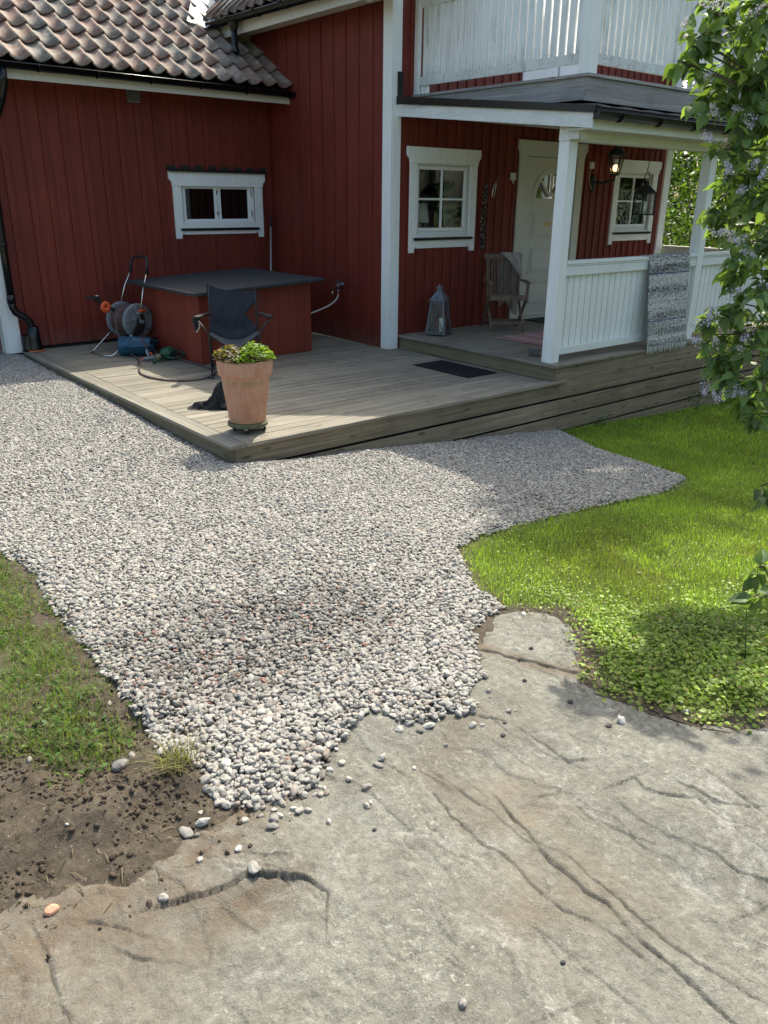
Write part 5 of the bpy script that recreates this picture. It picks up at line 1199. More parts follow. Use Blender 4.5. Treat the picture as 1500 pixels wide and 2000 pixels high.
# black crumpled cloth behind the pot
cl = MB(); V = []; F = []; nu, nv = 70, 40
def clf(u, v):
    x = -.22+.44*u; y = -.10+.22*v; d = math.exp(-(((x-.085)/.115)**2+((y-.02)/.085)**2)); d2 = .30*math.exp(-(((x+.13)/.075)**2+((y+.025)/.040)**2))+.18*math.exp(-(((x+.03)/.07)**2+((y+.05)/.03)**2))
    h = .235*d+.24*d2; rg = abs(float(fbm(x*12+2*float(fbm(x*7, y*7, 5)), y*12, 8, 3))); rg2 = abs(float(fbm(x*30, y*22, 11, 2)))
    hh = h*(1+.9*float(fbm(x*9, y*9, 55, 3)))-.075*(rg < .045)*(1-rg/.045)*(h > .01)-.02*rg2*(h > .01); return (x+.02*float(fbm(x*14, y*14, 21)), y+.02*float(fbm(x*14, y*14, 22)), max(hh, -.01)-.006)
V, F = grid_sheet(clf, nu, nv); F = [f for f in F if max(V[i][2] for i in f) > .0015]
cl.add(V, F); o = cl.build('jacket', M['blackcloth'], None, True, fixn=False); o.location = (.455, 1.12, 0.002); o.rotation_euler = (0, 0, R(-38)); tag(o, 'black garment dropped in a crumpled heap on the deck behind the pot', 'clothing')
md = o.modifiers.new('sub', 'SUBSURF'); md.levels = 1; md.render_levels = 1

# zinc lantern with candle on the porch
def xf(mb, loc, rz):
    c, s_ = math.cos(rz), math.sin(rz); mb.v = [(loc[0]+x*c-y*s_, loc[1]+x*s_+y*c, loc[2]+z) for x, y, z in mb.v]; return mb
ln = thing('lantern', 'tall grey zinc floor lantern with crossed bars standing on the porch', 'lantern', (4.11, 2.135, HS), R(27))
H0, H1, w0, w1_ = .035, .405, .125, .085
b = MB(); b.box(-.135, .135, -.135, .135, .018, .034)
for sx in (-1, 1):
    for sy in (-1, 1): b.box(sx*.118-.01, sx*.118+.01, sy*.118-.01, sy*.118+.01, .001, .018)
b.build('base', M['zinc'], ln, local=True, bevel=.002)
for sx in (-1, 1):
    for sy in (-1, 1):
        b = MB(); b.beam((sx*(w0-.008), sy*(w0-.008), H0), (sx*(w1_-.008), sy*(w1_-.008), H1), .018, .018); b.build('corner_bar', M['zinc'], ln, local=True)
b = MB()
for k in range(4):
    a = math.pi/2*k; ca, sa = math.cos(a), math.sin(a); rt_ = lambda x, y, z: (x*ca-y*sa, x*sa+y*ca, z)
    b.beam(rt_(-w0+.02, -w0+.004, H0+.012), rt_(w0-.02, -w0+.004, H0+.012), .008, .022); b.beam(rt_(-w1_+.016, -w1_+.004, H1-.012), rt_(w1_-.016, -w1_+.004, H1-.012), .008, .022)
    b.beam(rt_(-w0+.02, -w0-.003, H0+.025), rt_(w1_-.018, -w1_-.003, H1-.025), .005, .008); b.beam(rt_(w0-.02, -w0-.004, H0+.025), rt_(-w1_+.018, -w1_-.004, H1-.025), .005, .008)
b.build('cross_bar', M['zinc'], ln, local=True)
b = MB()
for k in range(4):
    a = math.pi/2*k; ca, sa = math.cos(a), math.sin(a); rt_ = lambda x, y, z: (x*ca-y*sa, x*sa+y*ca, z)
    b.add([rt_(-w0+.015, -w0+.008, H0+.02), rt_(w0-.015, -w0+.008, H0+.02), rt_(w1_-.012, -w1_+.008, H1-.02), rt_(-w1_+.012, -w1_+.008, H1-.02)], [(0, 1, 2, 3)])
b.build('glass', M['lglass'], ln, local=True, fixn=False)
b = MB(); q = [(w1_+.014, H1), (w1_+.016, H1+.016), (w1_+.004, H1+.03), (.030, H1+.125), (.030, H1+.150), (.038, H1+.152), (.036, H1+.162), (.012, H1+.172)]
V = [(sx*r_, sy*r_, z) for r_, z in q for sx, sy in ((-1, -1), (1, -1), (1, 1), (-1, 1))]; F = [(i*4+k, i*4+(k+1) % 4, (i+1)*4+(k+1) % 4, (i+1)*4+k) for i in range(len(q)-1) for k in range(4)]+[(28, 29, 30, 31)]
b.add(V, F); b.sphere((0, 0, H1+.166), .034, .034, .016); b.build('hood', M['zinc'], ln, local=True, bevel=.003)
b = MB(); b.tube([(-.045, 0, H1+.150), (-.052, .0, H1+.185), (0, 0, H1+.205), (.052, 0, H1+.185), (.045, 0, H1+.150)], .003, 6); b.build('handle', M['steel'], ln, True, local=True)
b = MB(); b.lathe([(.001, .001), (.038, .001), (.038, .165), (.034, .172), (.012, .166), (.001, .168)], (4.135, 2.105, HS+.0345), 24); b.tube([(4.135, 2.105, HS+.2), (4.137, 2.104, HS+.222)], .0018, 5)
tag(b.build('candle', M['wax'], None, True), 'thick ivory pillar candle inside the zinc lantern', 'candle')

# teak folding armchair on the porch (local: faces -y)
ch = thing('wooden_armchair', 'weathered slatted wooden folding armchair beside the front door', 'chair', (5.12, 1.99, HS), R(-35))
SWD = .44
for s_ in (-1, 1):
    x = s_*.235
    b = MB(); b.beam((x, .25, .002), (x, -.19, .41), .022, .045); b.build('rear_leg', M['teak'], ch, local=True, bevel=.003)
    x2 = s_*.205; b = MB(); b.beam((x2, -.25, .002), (x2, .16, .42), .022, .045); b.build('front_leg', M['teak'], ch, local=True, bevel=.003)
    b = MB(); b.beam((x2, .10, .30), (x2, .245, .875), .022, .045); b.build('back_post', M['teak'], ch, local=True, bevel=.003)
    b = MB(); b.beam((x, -.19, .40), (x, -.215, .585), .022, .040); b.build('arm_post', M['teak'], ch, local=True, bevel=.003)
    b = MB(); b.prism([(-.245, .602), (-.10, .618), (.18, .612), (.20, .590), (.18, .588), (-.10, .592), (-.24, .580)], 'yz', x-.028, x+.028); b.build('armrest', M['teak'], ch, local=True, bevel=.005)
b = MB(); b.beam((-.245, .246, .885), (.245, .246, .885), .024, .062); b.build('top_rail', M['teak'], ch, local=True, bevel=.004)
b = MB(); b.beam((-.20, .125, .405), (.20, .125, .405), .022, .05); b.build('lower_rail', M['teak'], ch, local=True, bevel=.003)
for k in range(11):
    x = -.178+.0356*k; b = MB(); b.tube([(x, .128, .42), (x, .150, .56), (x, .195, .72), (x, .240, .86)], [.010]*4, 4); b.build('back_slat', M['teak'], ch, local=True)
for k in range(7):
    y = -.215+.052*k; b = MB(); b.box(-.215, .215, y, y+.043, .425-.02*k*.25, .443-.02*k*.25); b.build('seat_slat', M['teak'], ch, local=True, bevel=.003)
b = MB(); b.box(-.235, .235, -.235, -.217, .385, .44); b.build('front_rail', M['teak'], ch, local=True, bevel=.003)
b = MB(); b.beam((-.205, -.165, .10), (.205, -.165, .10), .02, .035); b.build('stretcher', M['teak'], ch, local=True, bevel=.003)
b = MB(); b.beam((-.235, .16, .09), (.235, .16, .09), .02, .035); b.build('stretcher', M['teak'], ch, local=True, bevel=.003)
# shawl over its back corner
def shf(u, v):
    # u across, v along from the front hem over the rail to the back
    L1 = .34; s = v*.95; xL = -.015+.20*0; x0, x1 = -.01+.17*max(0, (1-v*2.6)), .225
    x0 = -.03+.20*max(0, 1-v*2.8)**.8; x = x0+(x1-x0)*u+.012*math.sin(v*8); fold = .012*math.sin(u*17+v*3)+.008*math.sin(u*31)
    if v < .38: t = v/.38; y = .115+.115*t-.012; z = .60+.32*t-.02*(1-u)*(1-t); z = z+(1-t)*(.0+.10*(1-u))
    elif v < .44: t = (v-.38)/.06; y = .218+.055*t; z = .920+.012*math.sin(math.pi*t)
    else: t = (v-.44)/.56; y = .274+.02*t; z = .918-.70*t*(1-.12*math.sin(u*5))
    return (x, y-(fold if v < .4 else -fold), z+.004)
V, F = grid_sheet(shf, 24, 60); b = MB(); b.add(V, F); o = b.build('shawl', M['shawl'], None, True, fixn=False); o.location = (5.12, 1.99, HS); o.rotation_euler = (0, 0, R(-35))
tag(o, 'beige knitted shawl hung over the back of the wooden armchair', 'shawl'); md = o.modifiers.new('s', 'SOLIDIFY'); md.thickness = .004

# bits of debris on the deck boards
n = 170; x = rng.uniform(.1, 3.6, n); y = rng.uniform(.1, 2.4, n); a = rng.uniform(0, 6.28, n); L = rng.uniform(.004, .011, n)
V, F, C_ = leaves(np.stack([x, y, np.full(n, .0035)], 1), rng.normal(0, .3, (n, 3))+np.array([0, 0, 1]), np.stack([np.cos(a), np.sin(a), rng.normal(.1, .2, n)], 1), L, L*.5, gcol(n, (.04, .03, .02), (.16, .12, .06), .3), 'oval')
o = npmesh('deck_debris', V, F, M['grass'], None, dict(col=('FLOAT_COLOR', rgba(C_)))); tag(o, 'tiny brown bud scales and leaf bits scattered on the deck boards', 'debris', kind='stuff')
# mats and rugs
def rug_mat(name, stripes, axis, scale=2.0, weave=160):
    t = NT(name); sx = t.n.new('ShaderNodeSeparateXYZ'); t.l.new(t.pos, sx.inputs[0]); v = sx.outputs[axis]
    fr = t.math('FRACT', t.math('MULTIPLY', v, scale)); r = t.ramp(fr, stripes); r_ = [n_ for n_ in t.n if n_.type == 'VALTORGB'][-1]; r_.color_ramp.interpolation = 'CONSTANT'
    w = t.noise(t.pos, weave, 3, .7); c = t.mix(1.0, r, t.rampf(w, .3, .7, .7, 1.25), 'MULTIPLY'); t.set(c, .95, spec=.1); t.bump(w, .004, .7); return t.m
b = MB(); V, F = grid_sheet(lambda u, v: (3.145+.44*u+.0, .655+.86*v, .004+.003*math.sin(v*9)), 8, 20); b.box(3.145, 3.585, .66, 1.50, .002, .011)
t = NT('door_mat'); n = t.noise(t.pos, 120, 4, .8); vo = t.n.new('ShaderNodeTexVoronoi'); vo.inputs['Scale'].default_value = 90; t.l.new(t.pos, vo.inputs['Vector'])
c = t.mix(t.rampf(n, .62, .7), (.012, .014, .017), (.14, .12, .09)); t.set(c, .9, spec=.2); t.bump(vo.outputs['Distance'], .006, .9)
k = 3.145
while k < 3.58: b.tube([(k, .662, .008), (k, .645, .006)], .004, 4); b.tube([(k, 1.498, .008), (k, 1.512, .006)], .004, 4); k += .011
tag(b.build('door_mat', t.m), 'black bristle mat lying on the deck in front of the porch step', 'door mat')
b = MB(); b.box(5.95, 6.85, 1.72, 2.36, HS+.002, HS+.012); o = b.build('door_mat', plain('black_rubber', (.012, .012, .014), .8), None); tag(o, 'plain black mat on the porch directly below the front door', 'door mat')
st = [(0, (.40, .13, .13)), (.10, (.62, .57, .53)), (.16, (.22, .14, .16)), (.22, (.42, .16, .16)), (.40, (.55, .42, .40)), (.46, (.68, .63, .6)), (.52, (.16, .14, .18)), (.57, (.48, .28, .28)), (.75, (.62, .56, .53)), (.80, (.38, .10, .11)), (.93, (.6, .5, .48))]
b = MB(); V, F = grid_sheet(lambda u, v: (4.50+1.45*u+.03*(1-v)*(1-u), .62+.92*v-.03*u*v, HS+.007+.003*math.sin(u*13)), 40, 20); b.add(V, F); b.add([(x, y, z-.005) for x, y, z in V], [f[::-1] for f in F])
tag(b.build('rag_rug', rug_mat('rag_rug_red', st, 0, 3.1), None, True, fixn=False), 'red and cream striped rag rug on the porch floor', 'rug')
# grey rag rug hung over the railing
def grey_rug():
    t = NT('rag_rug_grey'); w = t.noise(t.map((28, 28, 190)), 1, 4, .75); w2 = t.noise(t.map((60, 60, 24)), 1, 3)
    f = t.math('ADD', t.rampf(w, .36, .64), t.rampf(w2, .3, .7, -.12, .12)); band = t.noise(t.map((.3, .3, 9)), 1, 2)
    c = t.ramp(t.math('ADD', f, t.rampf(band, .35, .65, -.22, .15)), [(0, (.04, .04, .04)), (.30, (.13, .13, .13)), (.48, (.50, .50, .48)), (.8, (.72, .72, .69)), (1, (.80, .80, .76))])
    sx = t.n.new('ShaderNodeSeparateXYZ'); t.l.new(t.pos, sx.inputs[0]); z = sx.outputs[2]
    l1 = t.math('LESS_THAN', t.math('ABSOLUTE', t.math('SUBTRACT', z, .985)), .005); l2 = t.math('LESS_THAN', t.math('ABSOLUTE', t.math('SUBTRACT', z, .475)), .005)
    c = t.mix(t.math('MAXIMUM', l1, l2), c, (.05, .07, .20)); t.set(c, .95, spec=.1); t.bump(w, .006, .9); return t.m
RXa, RXb = 5.285, 6.08
def rgf(u, v):
    x = RXa+(RXb-RXa)*u; zb = .205; fr_ = .70
    if v < fr_: t = v/fr_; z = zb+(1.176-zb)*t; y = .058-.100*(1-t)**.9-.008*math.sin(t*5+u*2)-.006*math.sin(u*9)*(1-t); x += -.02*math.sin(t*3)*(1-t)+.008*math.sin(t*9+u)
    elif v < .78: t = (v-fr_)/.08; y = .058+.125*t; z = 1.178+.006*math.sin(math.pi*t)
    else: t = (v-.78)/.22; y = .186+.004*t; z = 1.176-.55*t
    return (x, y, z+.0)
V, F = grid_sheet(rgf, 30, 70); b = MB(); b.add(V, F)
rg_ = thing('grey_rug', 'grey black and white woven rug hung over the porch railing', 'rug', (5.68, .06, .2))
o = b.build('weave', grey_rug(), rg_, True, fixn=False); md = o.modifiers.new('s', 'SOLIDIFY'); md.thickness = .007
b = MB()
for k in range(26):
    x = RXa+.008+(RXb-RXa-.016)*k/25; b.tube([(x, -.044, .208), (x+random.uniform(-.006, .006), -.050, .165), (x+random.uniform(-.012, .012), -.050+random.uniform(-.008, .004), .118+random.uniform(-.012, .012))], .0045, 5)
b.build('fringe', cloth_mat('fringe', (.85, .85, .82)), rg_, True)
# glass jar by the post
jr = thing('glass_jar', 'low glass bowl of small stones by the foot of the corner post', 'bowl', (3.96, .47, HS))
b = MB(); b.lathe([(.001, .003), (.055, .003), (.066, .015), (.068, .055), (.064, .058), (.061, .054), (.058, .016), (.001, .010)], (3.96, .47, HS), 28); b.build('bowl', M['lglass'], jr, True)
b = MB(); cols_ = []
for k in range(26): a = random.uniform(0, 6.28); r_ = .046*math.sqrt(random.random()); b.sphere((3.96+r_*math.cos(a), .47+r_*math.sin(a), HS+.016+random.random()*.018), .009, .008, .006, 7, 5)
t = NT('mixed_stones'); t.set(t.ramp(t.attr('rnd'), [(0, (.03, .03, .03)), (.4, (.15, .12, .08)), (.6, (.45, .33, .12)), (.8, (.5, .48, .44)), (1, (.05, .05, .06))]), .6); b.build('stones', t.m, jr, True)
b = MB(); b.lathe([(.001, .057), (.062, .0585), (.0665, .0605), (.066, .066), (.001, .067)], (3.96, .47, HS), 28); b.build('lid', M['zinc'], jr, True)

# hanging lantern
hl = thing('hanging_lantern', 'small black lantern hanging on a hook from the porch beam', 'lantern', (5.89, .62, 1.585), R(-18))
w = .082; hb = .235
b = MB()
for s_ in (-1, 1):
    for q in (-1, 1): b.beam((s_*w, q*w, 0), (s_*w, q*w, hb), .014, .014); 
    b.beam((-w, s_*w, .004), (w, s_*w, .004), .014, .016); b.beam((s_*w, -w, .004), (s_*w, w, .004), .014, .016); b.beam((-w, s_*w, hb-.012), (w, s_*w, hb-.012), .008, .010); b.beam((s_*w, -w, hb-.012), (s_*w, w, hb-.012), .008, .010)
b.box(-w, w, -w, w, -.004, -.0005); b.build('frame', M['blkmatt'], hl, local=True)
b = MB(); q = [(w+.012, hb-.004), (w+.012, hb+.002), (.022, hb+.088), (.022, hb+.108), (.030, hb+.112), (.02, hb+.125)]
V = [(sx*r_, sy*r_, z) for r_, z in q for sx, sy in ((-1, -1), (1, -1), (1, 1), (-1, 1))]; F = [(i*4+k, i*4+(k+1) % 4, (i+1)*4+(k+1) % 4, (i+1)*4+k) for i in range(5) for k in range(4)]+[(20, 21, 22, 23)]
b.add(V, F); b.box(-.010, .010, -.012, .008, hb-.05, hb-.013); b.build('roof', M['blkmatt'], hl, local=True)
b = MB(); b.tube([(-.022, 0, hb+.105), (-.030, 0, hb+.14), (-.036, 0, hb+.175), (-.028, 0, hb+.205), (0, 0, hb+.222), (.028, 0, hb+.205), (.036, 0, hb+.175), (.030, 0, hb+.14), (.022, 0, hb+.105)], .0065, 7); b.build('handle', M['blkmatt'], hl, True, local=True)
b = MB()
for a in range(4):
    ca, sa = math.cos(a*math.pi/2), math.sin(a*math.pi/2); b.add([(x*ca-y*sa, x*sa+y*ca, z) for x, y, z in ((-w+.004, -w+.003, .01), (w-.004, -w+.003, .01), (w-.004, -w+.003, hb-.02), (-w+.004, -w+.003, hb-.02))], [(0, 1, 2, 3)])
b.build('pane', M['lglass'], hl, local=True, fixn=False)
b = MB(); b.tube([(0, 0, hb+.214), (.006, 0, hb+.222), (.004, 0, hb+.232), (-.006, 0, hb+.236), (-.008, 0, hb+.25), (.002, 0, hb+.29), (.004, 0, hb+.44), (.014, 0, hb+.46), (.012, 0, hb+.575)], .0045, 6); b.build('hook', M['blkmatt'], hl, True, local=True)
b = MB(); b.lathe([(.001, .001), (.036, .001), (.036, .14), (.001, .14)], (5.89, .62, 1.588), 20); tag(b.build('candle', M['wax'], None, True), 'white block candle inside the small black hanging lantern', 'candle')

# lit wall lamp and its box
wlx, wly, wlz = 7.46, Yd, 2.10
wl_ = thing('wall_lamp', 'dark green coach lamp with a glowing bulb beside the far porch window', 'lamp', (wlx, wly, wlz))
dg = plain('dark_green_metal', (.010, .022, .018), .5, 0, .3, 20)
b = MB(); b.lathe([(.001, 0), (.055, 0), (.06, .008), (.045, .02), (.02, .03), (.001, .032)], n=20); b.v = [(wlx-.13+p[0]*.8, wly-.008-p[2], wlz-.06+p[1]*1.5) for p in b.v]
b.tube([(wlx-.13, wly-.03, wlz-.05), (wlx-.10, wly-.10, wlz-.06), (wlx-.05, wly-.17, wlz-.04), (wlx-.0, wly-.20, wlz-.03), (wlx, wly-.20, wlz+.02)], .012, 8); b.sphere((wlx-.06, wly-.16, wlz-.045), .02); b.build('bracket', dg, wl_, True)
cx_, cy_ = wlx, wly-.20; b = MB()
for k in range(6): a = math.pi/3*k; b.beam((cx_+.048*math.cos(a), cy_+.048*math.sin(a), wlz+.03), (cx_+.085*math.cos(a), cy_+.085*math.sin(a), wlz+.225), .009, .009)
b.lathe([(.001, .015), (.05, .02), (.053, .03), (.048, .036), (.001, .036)], (cx_, cy_, wlz), 6); b.lathe([(.088, .222), (.105, .225), (.103, .236), (.085, .245), (.078, .27), (.045, .305), (.018, .315), (.012, .335), (.001, .34)], (cx_, cy_, wlz), 18); b.build('cage', dg, wl_)
b = MB(); V = [(cx_+r_*math.cos(math.pi/3*k), cy_+r_*math.sin(math.pi/3*k), z) for r_, z in ((.047, wlz+.037), (.082, wlz+.222)) for k in range(6)]; b.add(V, [(k, (k+1) % 6, 6+(k+1) % 6, 6+k) for k in range(6)]); b.build('pane', M['lglass'], wl_, fixn=False)
t = NT('bulb'); t.set((1, .75, .4), .4); t.b.inputs['Emission Color'].default_value = (1, .68, .30, 1); t.b.inputs['Emission Strength'].default_value = 1.3
b = MB(); b.sphere((cx_, cy_, wlz+.095), .033, .033, .038); b.build('bulb', t.m, wl_, True)
b = MB(); b.cyl((cx_, cy_, wlz+.037), .016, .03, 12); b.build('bulb_socket', M['brass'], wl_)
wl_.scale = (1.25, 1.25, 1.25); wl_.location.z -= .06
jb = thing('switch_box', 'small cream box with a thin cable beside the lit wall lamp', 'box', (7.205, Yd, 2.19)); b = MB(); b.box(7.165, 7.245, Yd-.05, Yd-.017, 2.15, 2.235); b.build('housing', M['cream'], jb, bevel=.004)
b = MB(); b.tube(spline([(7.20, Yd-.03, 2.15), (7.19, Yd-.025, 2.07), (7.20, Yd-.025, 1.98), (7.25, Yd-.025, 1.90), (7.30, Yd-.025, 1.88)]), .004, 6); b.build('cable', M['hosewhite'], jb, True)
tag(MB().box(5.555, 5.63, Yd-.055, Yd-.017, 1.965, 2.055).box(5.585, 5.60, Yd-.05, Yd-.035, 1.93, 1.9648).build('door_bell', M['brass' if False else 'cream'], None, bevel=.003), 'small yellowish box on the red wall to the left of the front door', 'box')
# key hook / opener and the dark hanging garland
b = MB(); b.tube([(5.31, Yd-.02, 2.02), (5.305, Yd-.03, 1.96), (5.28, Yd-.03, 1.93)], .003, 5); pts = [(5.275, 1.925), (5.29, 1.90), (5.265, 1.77), (5.235, 1.755), (5.222, 1.775), (5.25, 1.90), (5.275, 1.925)]; b.tube([(x, Yd-.03, z) for x, z in pts], .006, 6)
tag(b.build('wire_hook', M['steel'], None, True), 'slim metal hook ornament hanging on the red wall left of the door', 'ornament')
gn = thing('hanging_garland', 'long dark garland hanging on the red wall between window and door', 'garland', (5.10, Yd-.03, 1.90))
b = MB(); b.tube([(5.10+.028*math.cos(a), Yd-.03, 1.955+.028*math.sin(a)) for a in [i*.6283 for i in range(11)]], .004, 6)
b.tube([(5.10, Yd-.03, 1.93), (5.085, Yd-.03, 1.6), (5.10, Yd-.03, 1.15)], .006, 6); b.build('cord', M['blkmatt'], gn, True)
b = MB()
for k in range(230):
    t_ = random.random(); z = 1.90-.78*t_; w = .030+.025*math.sin(math.pi*t_)+.010*math.sin(t_*18); a = random.uniform(0, 6.28); x = 5.10-.02*math.sin(t_*3)+w*math.cos(a)*random.random()**.5; y = Yd-.035-.018*abs(math.sin(a))
    b.sphere((x, y, z), random.uniform(.008, .014), .008, random.uniform(.009, .015), 6, 4)
t = NT('garland_bits'); t.set(t.ramp(t.attr('rnd'), [(0, (.010, .009, .010)), (.55, (.03, .022, .02)), (.8, (.10, .075, .05)), (.95, (.30, .26, .20))]), .5); b.build('beads', t.m, gn, True)
# round fitting high on the side wall
b = MB(); b.lathe([(.001, -.16), (.04, -.15), (.075, -.11), (.085, -.05), (.085, .12), (.07, .16), (.001, .17)], (Xs-.11, 2.72, 3.86), 24); b.box(Xs-.07, Xs-.012, 2.69, 2.75, 3.84, 3.90)
tag(b.build('wall_fitting', M['white'], None, True), 'white rounded fitting high on the red side wall beside the corner board', 'wall fitting')
# broom pole leaning in the corner
bm_ = thing('long_pole', 'thin pale pole with a dark grip leaning in the wall corner behind the red box', 'pole', (3.28, 4.62, 0)); b = MB(); A_, B_ = Vector((3.26, 4.66, .02)), Vector((3.475, 4.90, 1.47)); b.tube([A_, A_.lerp(B_, .92)], .012, 8); b.build('shaft', plain('pole_alu', (.45, .46, .48), .45, .5), bm_, True)
b = MB(); b.tube([A_.lerp(B_, .9201), B_], .014, 8); b.build('grip', M['blkmatt'], bm_, True)
# garden tap with its short white hose
tp = thing('garden_tap', 'metal outdoor tap on the red side wall feeding a short white hose', 'tap', (Xs, 3.36, .70)); tx, ty, tz = Xs-.01, 3.38, .70
b = MB(); b.lathe([(.001, 0), (.035, 0), (.035, .008), (.015, .012), (.014, .07), (.001, .07)], n=16); b.v = [(tx-p[2], ty+p[0], tz+p[1]) for p in b.v]; b.cyl((tx-.065, ty, tz-.065), .016, .08, 12); b.cyl((tx-.065, ty, tz-.10), .020, .04, 12); b.build('body', M['zinc'], tp, True)
b = MB(); b.tube([(tx-.065, ty, tz+.015), (tx-.07, ty, tz+.05)], .008, 8); b.beam((tx-.07, ty-.04, tz+.055), (tx-.07, ty+.04, tz+.055), .016, .010); b.build('lever', M['zinc'], tp)
b = MB(); b.sphere((tx-.06, ty+.12, tz-.115), .028, .02, .032); b.tube([(tx-.05, ty+.02, tz+.0), (tx-.05, ty+.10, tz-.02), (tx-.06, ty+.12, tz-.09)], .005, 6); b.build('counterweight', M['brass'], tp, True)
b = MB(); b.tube(spline([(tx-.065, ty, tz-.105), (tx-.07, ty+.02, tz-.17), (tx-.13, ty+.10, tz-.26), (tx-.30, ty+.25, tz-.36), (tx-.55, ty+.42, tz-.44), (tx-.78, ty+.60, tz-.50)]), .011, 10); b.build('hose', M['hosewhite'], tp, True)
b = MB(); b.cyl((tx-.065, ty, tz-.118), .016, .02, 12); b.build('connector', M['orange'], tp)

# hose reel (local frame: axis along x)
rl_ = thing('hose_reel', 'hose reel trolley with grey drum sides, pull handle and brown hose by the wall', 'hose reel', (1.04, 4.22, 0), R(-76)); rl_.scale = (1.12, 1.12, 1.08)
cz_, Rf = .335, .185
for s_ in (-1, 1):
    b = MB(); b.lathe([(.001, .020), (.05, .022), (.06, .012), (.11, .010), (.165, .018), (Rf, .012), (Rf+.004, 0), (Rf, -.008), (.12, -.004), (.001, -.004)], n=40)
    b.v = [(s_*(.135+p[2]), p[0], cz_+p[1]) for p in b.v]
    for k in range(5):
        a = k*1.2566+.5; b.beam((s_*.160, .055*math.cos(a), cz_+.055*math.sin(a)), (s_*.158, .155*math.cos(a), cz_+.155*math.sin(a)), .012, .014, (1, 0, 0))
    b.build('drum_side', M['greyplast'], rl_, True, local=True)
b = MB()
for k in range(9):
    for j in range(3):
        x = -.118+.0295*k+(.0147 if j % 2 else 0); r_ = .095+.022*j+random.uniform(-.003, .003)
        if abs(x) < .125: b.tube([(x+.004*math.sin(a*3), r_*math.cos(a), cz_+r_*math.sin(a)) for a in [i*.2618 for i in range(25)]], .0115, 7, False)
b.build('wound_hose', M['hose'], rl_, True, local=True)
b = MB(); b.cyl((-.13, 0, cz_), .08, .26, 20, 'x'); b.build('drum', M['blkmatt'], rl_, local=True)
for s_ in (-1, 1):
    b = MB(); b.prism([(-.02, cz_+.09), (.045, cz_+.07), (.06, cz_-.02), (.02, cz_-.12), (-.10, cz_-.17), (-.13, cz_-.13), (-.05, cz_-.02)], 'yz', s_*.172, s_*.190); b.build('side_frame', M['blkmatt'], rl_, local=True, bevel=.004)
    b = MB(); b.tube([(s_*.18, .0, cz_+.05), (s_*.155, .10, cz_+.35), (s_*.135, .17, .83)], .008, 8); b.build('handle_tube', M['steel'], rl_, True, local=True)
b = MB(); b.tube([(-.135, .168, .80), (-.130, .195, .93), (-.118, .205, .965), (-.09, .21, .985), (.09, .21, .985), (.118, .205, .965), (.130, .195, .93), (.135, .168, .80)], .015, 10); b.build('grip', M['blkmatt'], rl_, True, local=True)
b = MB(); b.tube(spline([(-.18, -.05, cz_-.08), (-.18, -.30, .07), (-.17, -.37, .022), (-.12, -.41, .013), (.12, -.41, .013), (.17, -.37, .022), (.18, -.30, .07), (.18, -.05, cz_-.08)], 5), .009, 8); b.build('stand', M['chrome'], rl_, True, local=True)
for s_ in (-1, 1):
    b = MB(); b.cyl((s_*.20-.016, .13, .075), .074, .032, 24, 'x'); b.build('wheel', M['blkmatt'], rl_, local=True, bevel=.004)
b = MB(); b.beam((.195, .0, cz_), (.215, -.06, cz_+.10), .012, .028, (1, 0, 0)); b.cyl((.19, 0, cz_), .022, .03, 14, 'x'); b.tube([(.21, -.06, cz_+.10), (.27, -.062, cz_+.10)], .013, 10); b.build('crank', M['greyplast'], rl_, local=True)
b = MB(); b.tube([(.19, -.02, cz_+.11), (.20, .07, cz_+.115)], .015, 8); b.build('latch', M['orange'], rl_, True, local=True)
b = MB(); b.beam((-.10, -.05, cz_+.07), (-.10, -.34, cz_+.25), .030, .018, (1, 0, 0)); b.beam((-.155, -.35, cz_+.252), (-.02, -.35, cz_+.262), .085, .024); b.build('hose_guide', M['blkmatt'], rl_, local=True, bevel=.003)
b = MB(); b.lathe([(.055, -.012), (.062, 0), (.055, .012), (.012, .012), (.012, -.012), (.055, -.012)], n=24); b.v = [(-.085+p[2], -.215+p[0], cz_+.15+p[1]) for p in b.v]; b.build('guide_wheel', M['orange'], rl_, True, local=True)
b = MB(); b.tube([(-.156, -.30, cz_+.268), (-.07, -.30, cz_+.275)], .007, 8); b.build('guide_roller', M['steel'], rl_, True, local=True)
# loose hose lying on the deck with spray gun
gh = thing('garden_hose', 'brown garden hose looping over the deck from the reel to a grey spray gun', 'hose', (.9, 3.2, 0))
b = MB(); r_ = .0105
b.tube(spline([(.88, 4.02, .52), (.80, 4.0, .44), (.78, 3.98, .30), (.80, 3.93, .16), (.85, 3.86, .055), (.86, 3.72, .014), (.80, 3.50, .012), (.68, 3.20, .012), (.56, 2.92, .012), (.52, 2.72, .012), (.55, 2.50, .012), (.63, 2.33, .012), (.78, 2.22, .012), (.95, 2.22, .012), (1.10, 2.32, .012), (1.20, 2.50, .012), (1.23, 2.72, .012), (1.22, 3.0, .012), (1.20, 3.3, .012), (1.20, 3.62, .012), (1.21, 3.9, .014), (1.14, 4.0, .10), (1.05, 3.92, .19), (.99, 3.80, .21), (.955, 3.66, .165), (.93, 3.55, .125)], 8), r_, 9); b.build('hose', M['hose'], gh, True)
g0 = Vector((.93, 3.55, .125)); sg = sub('spray_gun', gh, g0)
b = MB(); b.tube([g0, g0+Vector((-.02, -.05, -.03)), g0+Vector((-.03, -.11, -.065))], [.016, .015, .019], 12); b.tube([g0+Vector((-.085, -.085, -.095)), g0+Vector((.04, -.155, -.075))], [.019, .024], 14); b.build('body', M['greyplast'], sg, True)
